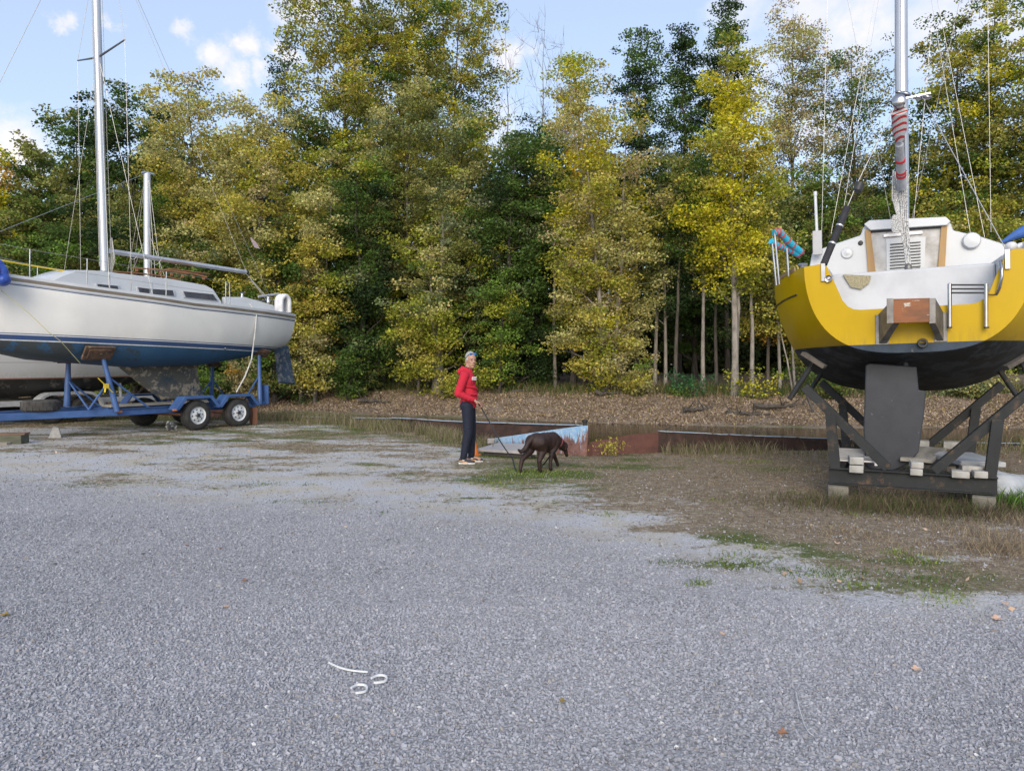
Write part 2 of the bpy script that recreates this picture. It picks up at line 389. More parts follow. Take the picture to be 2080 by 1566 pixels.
def rotmats(n, r):
    q = r.normal(size=(n, 4)); q /= np.linalg.norm(q, axis=1)[:, None]; w_, x, y, z = q.T
    return np.stack([1 - 2 * (y * y + z * z), 2 * (x * y - z * w_), 2 * (x * z + y * w_), 2 * (x * y + z * w_), 1 - 2 * (x * x + z * z), 2 * (y * z - x * w_), 2 * (x * z - y * w_), 2 * (y * z + x * w_), 1 - 2 * (x * x + y * y)], 1).reshape(n, 3, 3)
def stones(base, faces, X, Y, size, cols, lift=.25):
    n = len(X); k = len(base)
    sc3 = np.stack([rng.uniform(.7, 1.25, n), rng.uniform(.55, .95, n), rng.uniform(.3, .5, n)], 1) * size[:, None]
    loc = base[None] * (1 + rng.uniform(-.28, .28, (n, k, 1))) * sc3[:, None, :]
    RM = rotmats(n, rng); V = np.einsum('nij,nkj->nki', RM, loc)
    V[:, :, 0] += X[:, None]; V[:, :, 1] += Y[:, None]; V[:, :, 2] += (gz(X, Y) + size * lift)[:, None]
    F = (faces[None] + (np.arange(n) * k)[:, None, None]).reshape(-1, 3)
    return V.reshape(-1, 3), F, np.repeat(cols, k, 0)
def scatter(n, y0, y1, spread=.78, p=1.0):
    y = (y0 ** 2 + rng.random(n) ** p * (y1 ** 2 - y0 ** 2)) ** .5
    return rng.uniform(-1, 1, n) * (y * spread + .6), y
Vs, Fs, Cs = [], [], []; off = 0
for (n, y0, y1, b_, f_, s0, s1) in ((80000, 2.3, 4.8, ICO, ICF, .0062, .0118), (70000, 4.8, 7.4, OCT, OCF, .0065, .0125), (60000, 7.4, 11, OCT, OCF, .007, .013)):
    X, Y = scatter(n, y0, y1); l, v_, g_, f2, b2 = masks(X, Y); keep = (rng.random(n) < l * .95 + .06); X, Y = X[keep], Y[keep]
    g = rng.random(len(X)) * .17 + .235 + .11 * (fbm(X * .45 + Y * .2, Y - X * .25, .9, 3, 19) - .5)
    cols = np.stack([g * .965, g * .98, g * 1.08], 1); wt = rng.random(len(X)) < .025; cols[wt] = cols[wt] * .4 + np.array([.22, .19, .16])
    wt = rng.random(len(X)) < .006; cols[wt] = .58
    sz = rng.uniform(s0, s1, len(X)); sz[rng.random(len(X)) < .04] *= 1.35
    V, F, C = stones(b_, f_, X, Y, sz, cols); Vs.append(V); Fs.append(F + off); Cs.append(C); off += len(V)
# pale stray stones on the worn strip beyond
X, Y = scatter(22000, 5.5, 20); l, v_, g_, f2, b2 = masks(X, Y); k_ = (Y < near_shore(X) - .3) & (rng.random(len(X)) > v_ * .93); X, Y = X[k_], Y[k_]
g = rng.uniform(.16, .42, len(X)) ** 1.15; V, F, C = stones(OCT, OCF, X, Y, rng.uniform(.006, .017, len(X)), np.stack([g, g, g * 1.04], 1)); Vs.append(V); Fs.append(F + off); Cs.append(C)
tag(nparr('gravel', np.concatenate(Vs), np.concatenate(Fs), tint_mat('stone', .92), colors=np.concatenate(Cs)), 'loose grey crushed stone over the yard in the foreground', 'gravel', kind='stuff')

# grass: blades as narrow bent strips
def blades(X, Y, h, w_, lean, cols, z=None):
    n = len(X); az = rng.uniform(0, 2 * np.pi, n); wd = rng.uniform(0, 2 * np.pi, n)
    z0 = gz(X, Y) - .01 if z is None else z
    dx, dy = np.cos(az) * lean * h, np.sin(az) * lean * h; wx, wy = np.cos(wd) * w_ / 2, np.sin(wd) * w_ / 2
    V = np.empty((n, 5, 3))
    V[:, 0] = np.stack([X - wx, Y - wy, z0], 1); V[:, 1] = np.stack([X + wx, Y + wy, z0], 1)
    mh = h * .6
    V[:, 2] = np.stack([X + dx * .35 + wx * .8, Y + dy * .35 + wy * .8, z0 + mh], 1); V[:, 3] = np.stack([X + dx * .35 - wx * .8, Y + dy * .35 - wy * .8, z0 + mh], 1)
    V[:, 4] = np.stack([X + dx, Y + dy, z0 + h * np.sqrt(np.clip(1 - lean ** 2 * .5, .1, 1))], 1)
    b0 = np.arange(n) * 5
    F = np.concatenate([np.stack([b0, b0 + 1, b0 + 2], 1), np.stack([b0, b0 + 2, b0 + 3], 1), np.stack([b0 + 3, b0 + 2, b0 + 4], 1)])
    return V.reshape(-1, 3), F, np.repeat(cols, 5, 0)
grassmat = tint_mat('blade', .8, .25)
def colmix(n, a, b, j=.25):
    t = rng.random((n, 1)); c = np.array(a) * (1 - t) + np.array(b) * t; return np.clip(c * rng.uniform(1 - j, 1 + j, (n, 1)), 0, 1)
class Acc:
    def __init__(s): s.V, s.F, s.C, s.o = [], [], [], 0
    def add(s, v, f, c): s.V.append(v); s.F.append(f + s.o); s.C.append(c); s.o += len(v)
    def build(s, name, mat, parent=None): return nparr(name, np.concatenate(s.V), np.concatenate(s.F), mat, parent, np.concatenate(s.C))
# short yard grass
A = Acc()
X, Y = scatter(520000, 4.2, 22.5, .8, .9); l, v_, g_, f2, b2 = masks(X, Y)
cl_ = fbm(X, Y, .16, 2, 77)
keep = (Y < near_shore(X) - .05) & (rng.random(len(X)) < v_ * (.25 + .75 * sstep(cl_, .38, .6)) * .95 + .004); X, Y, g_, b2 = X[keep], Y[keep], g_[keep], b2[keep]
gg = rng.random(len(X)) < g_ * .8
c = np.where(gg[:, None], colmix(len(X), (.05, .10, .02), (.15, .21, .05)), colmix(len(X), (.13, .095, .06), (.36, .29, .19)))
h = np.where(gg, rng.uniform(.010, .032, len(X)), rng.uniform(.01, .045, len(X)))
A.add(*blades(X, Y, h, rng.uniform(.003, .006, len(X)) * (1 + Y / 9), rng.uniform(.6, 2.2, len(X)), c))
# bright green tufts named in the photo
tufts = [(1545, 1116, .10, 60, 1), (1818, 1124, .16, 110, 2), (1880, 1142, .16, 70, 2), (1460, 1152, .16, 110, 1), (1510, 1135, .3, 160, 1), (1423, 1188, .13, 90, 1), (1895, 1180, .35, 240, 0), (1745, 1192, .14, 80, 2), (1700, 1165, .25, 150, 0),
         (1590, 1160, .18, 90, 0), (1660, 1170, .2, 90, 1), (1745, 1165, .35, 120, 0), (1920, 1215, .22, 120, 2), (1350, 1145, .1, 30, 0), (1375, 1143, .08, 30, 0), (1240, 1047, .2, 60, 1), (625, 985, .15, 40, 1), (545, 985, .22, 70, 1), (470, 968, .3, 80, 1),
         (630, 1022, .18, 50, 0), (560, 1020, .16, 40, 0), (780, 1045, .14, 30, 0), (640, 870, .5, 200, 2), (750, 868, .6, 250, 2), (1540, 937, .35, 200, 2), (1490, 940, .3, 100, 1), (1450, 1015, .2, 60, 1), (1730, 1045, .12, 30, 2), (1095, 962, .75, 900, 2), (1010, 985, .45, 300, 2), (1050, 955, .4, 250, 2), (1110, 980, .5, 300, 1), (930, 975, .2, 60, 0), (990, 928, .3, 150, 1)]
for (px, py, r, n, k) in tufts:
    g = ray(px, py); s_ = -CAM_Z / g.z; cx, cy = g.x * s_, g.y * s_
    X = cx + rng.normal(0, r * .5, n); Y = cy + rng.normal(0, r * .38, n)
    c = colmix(n, *(((.05, .10, .02), (.13, .2, .05)), ((.09, .15, .03), (.22, .28, .06)), ((.10, .19, .03), (.30, .36, .07)))[k])
    A.add(*blades(X, Y, rng.uniform(.02, .06, n), rng.uniform(.005, .008, n), rng.uniform(.4, 1.3, n), c))
# dead straw clumps under and beside the cradle
for (px, py, r, n, hh) in ((2035, 1120, .35, 700, .16), (2000, 1090, .4, 500, .12), (1740, 1085, .3, 260, .09), (1690, 1080, .3, 200, .08), (1900, 1065, .5, 400, .08), (1820, 1105, .5, 350, .06), (1760, 1130, .5, 300, .05), (1950, 1150, .5, 350, .06), (2080, 1060, .4, 400, .15),
                        (1650, 1000, .5, 300, .08), (1600, 960, .6, 300, .1), (1400, 960, .8, 300, .05), (1900, 1130, .12, 60, .1)):
    g = ray(px, py); s_ = -CAM_Z / g.z; X = g.x * s_ + rng.normal(0, r * .5, n); Y = g.y * s_ + rng.normal(0, r * .5, n)
    A.add(*blades(X, Y, rng.uniform(.3, 1, n) * hh, rng.uniform(.003, .006, n), rng.uniform(.3, 1.5, n), colmix(n, (.16, .12, .08), (.42, .34, .23))))
tag(A.build('short_grass', grassmat), 'patchy green and straw coloured grass growing in the yard', 'grass', kind='stuff')
# tall weeds along the water edge and walls
A = Acc()
for (n, x0, x1, back, hh, dens) in ((12000, -9, -1.0, 1.3, .38, .8), (900, -.9, -.3, .8, .34, .8), (2600, 2.7, 9, .5, .30, .8), (2600, 3.0, 9.5, 1.5, .16, 1), (1500, 9, 16, .8, .5, 1), (2200, -22, -9, 1.2, .35, 1)):
    X = rng.uniform(x0, x1, n); Y = near_shore(X) - np.abs(rng.normal(0, back * .55, n)) - .03
    k_ = fbm(X, Y, .5, 3, 91) > .44; X, Y = X[k_], Y[k_]; n = len(X)
    gg = rng.random((n, 1)) < .35
    A.add(*blades(X, Y, rng.uniform(.25, 1, n) * hh, rng.uniform(.005, .010, n), rng.uniform(.1, .9, n), np.where(gg, colmix(n, (.09, .12, .035), (.17, .19, .06)), colmix(n, (.15, .12, .08), (.36, .30, .20)))))
tag(A.build('tall_weeds', grassmat), 'dry brown and green weeds along the edge of the near bank', 'weeds', kind='stuff')
# grass fringe on top of the far bank
A = Acc()
n = 26000; X = rng.uniform(-24, 24, n); Y = far_shore(X) + rng.normal(6.2, 1.3, n)
k_ = fbm(X, Y, 1.8, 3, 15) + (.05 * np.sin(X)) > .47; X, Y = X[k_], Y[k_]; n = len(X)
A.add(*blades(X, Y, rng.uniform(.12, .55, n), rng.uniform(.014, .026, n), rng.uniform(.2, .9, n), np.where(rng.random((n, 1)) < .7, colmix(n, (.04, .07, .02), (.12, .15, .04)), colmix(n, (.16, .12, .06), (.32, .25, .13)))))
tag(A.build('bank_grass', grassmat), 'rough green grass along the top of the far bank below the trees', 'grass', kind='stuff')
# fallen leaves: small curled quads
def leafquads(X, Y, Z, s, cols, tilt=.5):
    n = len(X); az = rng.uniform(0, 2 * np.pi, n); a, b = rng.normal(0, tilt, n), rng.normal(0, tilt, n)
    ux = np.stack([np.cos(az), np.sin(az), a], 1) * s[:, None] * .5; vx = np.stack([-np.sin(az), np.cos(az), b], 1) * s[:, None] * .42
    c = np.stack([X, Y, Z], 1); cz = np.zeros((n, 3)); cz[:, 2] = s * rng.uniform(0, .35, n)
    V = np.stack([c - ux - cz * .5, c + vx * .9 - ux * .1, c + ux + cz, c - vx], 1)
    b0 = np.arange(n) * 4; F = np.stack([b0, b0 + 1, b0 + 2, b0 + 3], 1)
    return V.reshape(-1, 3), F, np.repeat(cols, 4, 0)
leafmat = tint_mat('dead_leaf', .8, .12)
A = Acc(); n = 170000; X = rng.uniform(-24, 24, n); rr = rng.uniform(.1, 6.5, n); Y = far_shore(X) + rr
k_ = (rng.random(n) < sstep(rr, .0, .8) * (1 - .6 * sstep(rr, 4.2, 6))) & (rng.random(n) < sstep(fbm(X, Y, 1.1, 3, 55), .12, .5)); X, Y = X[k_], Y[k_]; n = len(X)
t_ = rng.random((n, 1)); c = np.where(t_ < .45, colmix(n, (.35, .27, .20), (.48, .38, .29)), np.where(t_ < .85, colmix(n, (.19, .13, .085), (.32, .23, .15)), colmix(n, (.34, .24, .10), (.46, .34, .15))))
A.add(*leafquads(X, Y, gz(X, Y) + .015, rng.uniform(.035, .085, n), c))
tag(A.build('leaf_litter', leafmat), 'pinkish brown fallen leaves covering the far bank', 'fallen leaves', kind='stuff')
A = Acc(); n = 900; X, Y = scatter(n, 4, 21); k_ = (Y < near_shore(X)) & (rng.random(n) < np.where(X > 1, .9, .35)); X, Y = X[k_], Y[k_]; n = len(X)
A.add(*leafquads(X, Y, gz(X, Y) + .012, rng.uniform(.02, .055, n), colmix(n, (.42, .28, .18), (.62, .46, .34)), .3))
tag(A.build('scattered_leaves', leafmat), 'small dry leaves scattered over the near yard', 'fallen leaves', kind='stuff')
# dark tangled dead weeds around the feet of the cradle
A = Acc(); n = 7500; s_ = -CAM_Z / ray(1850, 1036).z; cx, cy = ray(1850, 1036).x * s_, ray(1850, 1036).y * s_
X = cx + rng.normal(0, .75, n) + .1; Y = cy + rng.normal(0.1, .30, n) + .5 * (X - cx) * -.45
A.add(*blades(X, Y, rng.uniform(.03, .26, n) * rng.uniform(.4, 1, n), rng.uniform(.003, .007, n), rng.uniform(.2, 1.4, n), np.where(rng.random((n, 1)) < .35, colmix(n, (.05, .075, .02), (.11, .14, .04)), colmix(n, (.07, .05, .035), (.22, .17, .11)))))
n = 500; g = ray(2050, 1030); s_ = -CAM_Z / g.z; X = g.x * s_ + rng.normal(0, .14, n); Y = g.y * s_ + rng.normal(0, .12, n)
A.add(*blades(X, Y, rng.uniform(.08, .3, n), rng.uniform(.008, .015, n), rng.uniform(.2, 1.0, n), colmix(n, (.05, .12, .02), (.14, .25, .05))))
tag(A.build('dead_weeds', grassmat), 'tangled dead weeds growing around the feet of the boat cradle', 'weeds', kind='stuff')
# ================================================================== trees
GOLD, KHAKI, YEL, YGR, OLV, GRN, DGR, ORG, TAN = (.45, .40, .075), (.46, .43, .16), (.53, .48, .035), (.33, .35, .045), (.22, .23, .06), (.085, .145, .030), (.036, .068, .022), (.48, .30, .05), (.42, .36, .17)
LGR, SGR = (.15, .24, .04), (.22, .26, .12)
foliage = tint_mat('foliage', .65, .36, .3)
bark = pm('bark', (.10, .085, .07), (.045, .038, .032), scale=9, rough=.95, bump=.6, bscale=30, stretch=(1, 1, .2))
palebark = pm('pale_bark', (.30, .27, .23), (.15, .13, .11), scale=7, rough=.95, bump=.4, bscale=25, stretch=(1, 1, .3))
twigbark = pm('grey_twig_bark', (.22, .20, .18), (.11, .10, .09), scale=9, rough=.95)
def branch_tubes(A, segs, nside):
    """segs: list of (p0,p1,r0,r1) arrays -> tapered tubes"""
    S = np.array(segs, float)
    if len(S) == 0: return
    p0, p1, r0, r1 = S[:, 0:3], S[:, 3:6], S[:, 6], S[:, 7]
    d = p1 - p0; L = np.linalg.norm(d, axis=1)[:, None] + 1e-9; d = d / L
    up = np.where(np.abs(d[:, 2:3]) < .9, np.array([[0, 0, 1.]]), np.array([[1., 0, 0]])); a = np.cross(d, up); a /= np.linalg.norm(a, axis=1)[:, None]; b = np.cross(d, a)
    t = np.arange(nside) * 2 * np.pi / nside; ca, sa = np.cos(t)[None, :, None], np.sin(t)[None, :, None]
    ring = a[:, None] * ca + b[:, None] * sa
    V = np.concatenate([p0[:, None] + ring * r0[:, None, None], p1[:, None] + ring * r1[:, None, None]], 1)
    k = nside; base = (np.arange(len(S)) * 2 * k)[:, None]; j = np.arange(k)[None]
    F = np.stack([base + j, base + (j + 1) % k, base + (j + 1) % k + k, base + j + k], 2).reshape(-1, 4)
    A.V.append(V.reshape(-1, 3)); A.F.append(F + A.o); A.C.append(np.ones((V.shape[0] * V.shape[1], 3))); A.o += V.shape[0] * V.shape[1]
def tree(label, px, d, top, hw, bot, pal, name='tree', dens=1., shape='oval', tr=.16, lean=0., seed=0, leaf=.135, bare=False, stems=1, pale=False, clump=.62, base_px=None, up=.75, group='trees along the far bank', cat='tree', nl=None):
    r = np.random.default_rng(1000 + seed); rp = ray(px, 783); bx = (base_px if base_px is not None else px)
    X0 = (bx - 1040) / FPX * d; Y0 = d; Z0 = float(gz(X0, Y0)) - .1
    ptop = P(px, top, d); pbot = P(px, bot, d); H = ptop.z - Z0; cb = max(.15, pbot.z - Z0); Rw = hw / FPX * d
    cxo = ptop.x - X0                                    # sideways drift of the crown over the foot
    M = T(X0, Y0, Z0); root = empty(name, M, label, cat, group)
    wood, twig = [], []; tips = []
    def prof(t):                                          # crown radius at relative crown height t (0 bottom, 1 top)
        if shape == 'oval': return np.sqrt(np.clip(1 - (2 * t - .9) ** 2 / 1.25, .02, 1))
        if shape == 'cone': return np.clip(1.05 - t, .06, 1) ** .8 * np.clip(t * 6 + .35, 0, 1)
        if shape == 'vase': return np.clip(.55 + t * .9, 0, 1) * np.clip((1.05 - t) * 3.4, .0, 1) ** .5
        return np.clip(t * 5 + .5, 0, 1) * np.clip((1.06 - t) * 2.4, 0, 1) ** .55
    for s in range(stems):
        ang = r.uniform(0, 6.28) if stems > 1 else 0; sp = (.25 + .2 * s) if stems > 1 else 0
        pts = []; Hs = H * (1 if s == 0 else r.uniform(.75, .95)); nseg = 10
        wob = np.cumsum(r.normal(0, .017 * H, (nseg + 1, 2)), 0) * .5
        for i in range(nseg + 1):
            t = i / nseg; pts.append(np.array([cxo * t ** 1.3 + lean * t * t * H * .2 + math.cos(ang) * sp * (.3 + t * 2.2) + wob[i, 0] * t, math.sin(ang) * sp * (.3 + t * 2) + wob[i, 1] * t, Hs * .97 * t]))
        rad = [tr * (1 - .93 * (i / nseg)) * (1.25 if i == 0 else 1) * (1 if s == 0 else .75) for i in range(nseg + 1)]
        for i in range(nseg): wood.append([*pts[i], *pts[i + 1], rad[i], rad[i + 1]])
        nlimb = nl or max(12, int((H - cb) * 5.0 / stems ** .6))
        for k in range(nlimb):
            t = (k + r.random()) / nlimb; hc = cb + (Hs - cb) * t
            reach = Rw * float(prof(t)) * r.uniform(.55, 1.12) * (1 if stems == 1 else .8)
            hs = max(cb * .55 if cb > 1 else .1, hc - reach * up * r.uniform(.6, 1.3)); i = min(nseg - 1, int(hs / (Hs * .97) * nseg)); ft = hs / (Hs * .97) * nseg - i
            p0 = pts[i] * (1 - ft) + pts[i + 1] * ft if ft <= 1 else pts[i + 1]; rb = max(.008, rad[i] * .38)
            az = k * 2.39996 + r.uniform(-.5, .5); e = np.array([math.cos(az) * reach, math.sin(az) * reach, hc - p0[2]]) ; ce = pts[min(nseg, int(hc / Hs * nseg))]
            e = e + np.array([ce[0] - p0[0], ce[1] - p0[1], 0]) * .7
            q = [p0, p0 + e * .33 + r.normal(0, .06, 3) * reach, p0 + e * .68 + r.normal(0, .07, 3) * reach + np.array([0, 0, .03 * reach]), p0 + e]
            for a_ in range(3): (wood if a_ < 1 else twig).append([*q[a_], *q[a_ + 1], rb * (1 - a_ * .3), rb * (.7 - a_ * .3)])
            ncl = max(2, int(reach * 2.6 / clump)) if not bare else max(3, int(reach * 4))
            for c in range(ncl):
                u = r.uniform(.28, 1.05); i2 = min(2, int(u * 3)); f = min(1.05, u * 3 - i2); bp = q[i2] * (1 - f) + q[i2 + 1] * f
                off = r.normal(0, 1, 3) * np.array([1, 1, .55]) * clump * (.55 if not bare else .8) + np.array([0, 0, .15 * clump + (.5 * clump if bare else 0)])
                tp = bp + off; twig.append([*bp, *tp, .012, .004]); tips.append(tp)
                if bare:
                    for _ in range(3): t2 = tp + r.normal(0, .25, 3) + np.array([0, 0, .3]); twig.append([*(bp * .4 + tp * .6), *t2, .007, .003])
    A = Acc(); branch_tubes(A, wood, 7); mt = palebark if pale else bark
    f7 = A.F; A.F = []; branch_tubes(A, twig, 3); f3 = np.concatenate(A.F) if A.F else np.zeros((0, 4), int)
    nparr('trunk', np.concatenate(A.V), np.concatenate(f7 + [f3]), twigbark if bare else mt, root, smooth=True)
    if bare: return root
    tips = np.array(tips); nt_ = len(tips)
    area = 2 * Rw * (H - cb) * .8; nleaf = int(min(110000, area * 760 * dens * (.15 / leaf) ** 1.8)); per = max(6, nleaf // nt_)
    # colour of each clump: palette picked by a smooth field plus chance; higher and outer clumps turn first
    w_ = np.array([p[1] for p in pal], float); w_ /= w_.sum(); cum = np.cumsum(w_); colp = np.array([p[0] for p in pal])
    f = fbm(tips[:, 0] + tips[:, 1] * .3 + seed * 3.1, tips[:, 2], 1.9, 2, seed) ; f = (np.argsort(np.argsort(f)) + .5) / nt_
    f = np.clip(f * .75 + r.random(nt_) * .25, 0, .999); ci = np.searchsorted(cum, f); cc_ = colp[np.clip(ci, 0, len(pal) - 1)] * r.uniform(.8, 1.2, (nt_, 1))
    sz = r.uniform(.55, 1.25, nt_) * clump; cnt = r.poisson(per * (sz / clump) ** 2 * .95) + 3
    idx = np.repeat(np.arange(nt_), cnt); n = len(idx)
    g = r.normal(0, 1, (n, 3)); g /= np.linalg.norm(g, axis=1)[:, None] + 1e-9; g *= (r.random((n, 1)) ** .45); g[:, 2] *= .5
    # a clump is a spray: sheared so that it follows its twig outward and droops
    c0 = tips[idx] + g * sz[idx, None]; hr = np.hypot(g[:, 0], g[:, 1]); c0[:, 2] -= hr * sz[idx] * .12
    ls = leaf * r.uniform(.6, 1.25, n)
    nrm = r.normal(0, 1, (n, 3)); nrm[:, 2] = np.abs(nrm[:, 2]) + .5; nrm /= np.linalg.norm(nrm, axis=1)[:, None]
    u = np.cross(nrm, r.normal(0, 1, (n, 3))); u /= np.linalg.norm(u, axis=1)[:, None] + 1e-9; v = np.cross(nrm, u)
    u *= (ls * .5)[:, None]; v *= (ls * .36)[:, None]
    V = np.stack([c0 - u, c0 - v + u * .15, c0 + u, c0 + v + u * .15], 1).reshape(-1, 3)
    b0 = np.arange(n) * 4; F = np.stack([b0, b0 + 1, b0 + 2, b0 + 3], 1)
    col = cc_[idx] * r.uniform(.80, 1.42, (n, 1)) * (1 + r.normal(0, .06, (n, 3)))
    o = nparr('crown', V, F, foliage, root, np.repeat(np.clip(col, .005, .8), 4, 0))
    return root
def pl(*a): return list(a)
g_gold = pl((KHAKI, 5), (GOLD, 4), (YGR, 1.2), (TAN, 1.5)); g_yel = pl((YEL, 5), (GOLD, 2), (YGR, 3)); g_mix = pl((YGR, 3), (GOLD, 2), (OLV, 3), (GRN, 1.5), (YEL, 1))
g_olv = pl((OLV, 4), (SGR, 2), (KHAKI, 2.2), (YGR, 2), (GRN, 1)); g_grn = pl((GRN, 5), (LGR, 2), (OLV, 2), (DGR, 1.5)); g_dgr = pl((DGR, 4), (GRN, 3), (SGR, .6)); g_far = pl((GRN, 5), (OLV, 3), (LGR, 1.5), (ORG, .35))
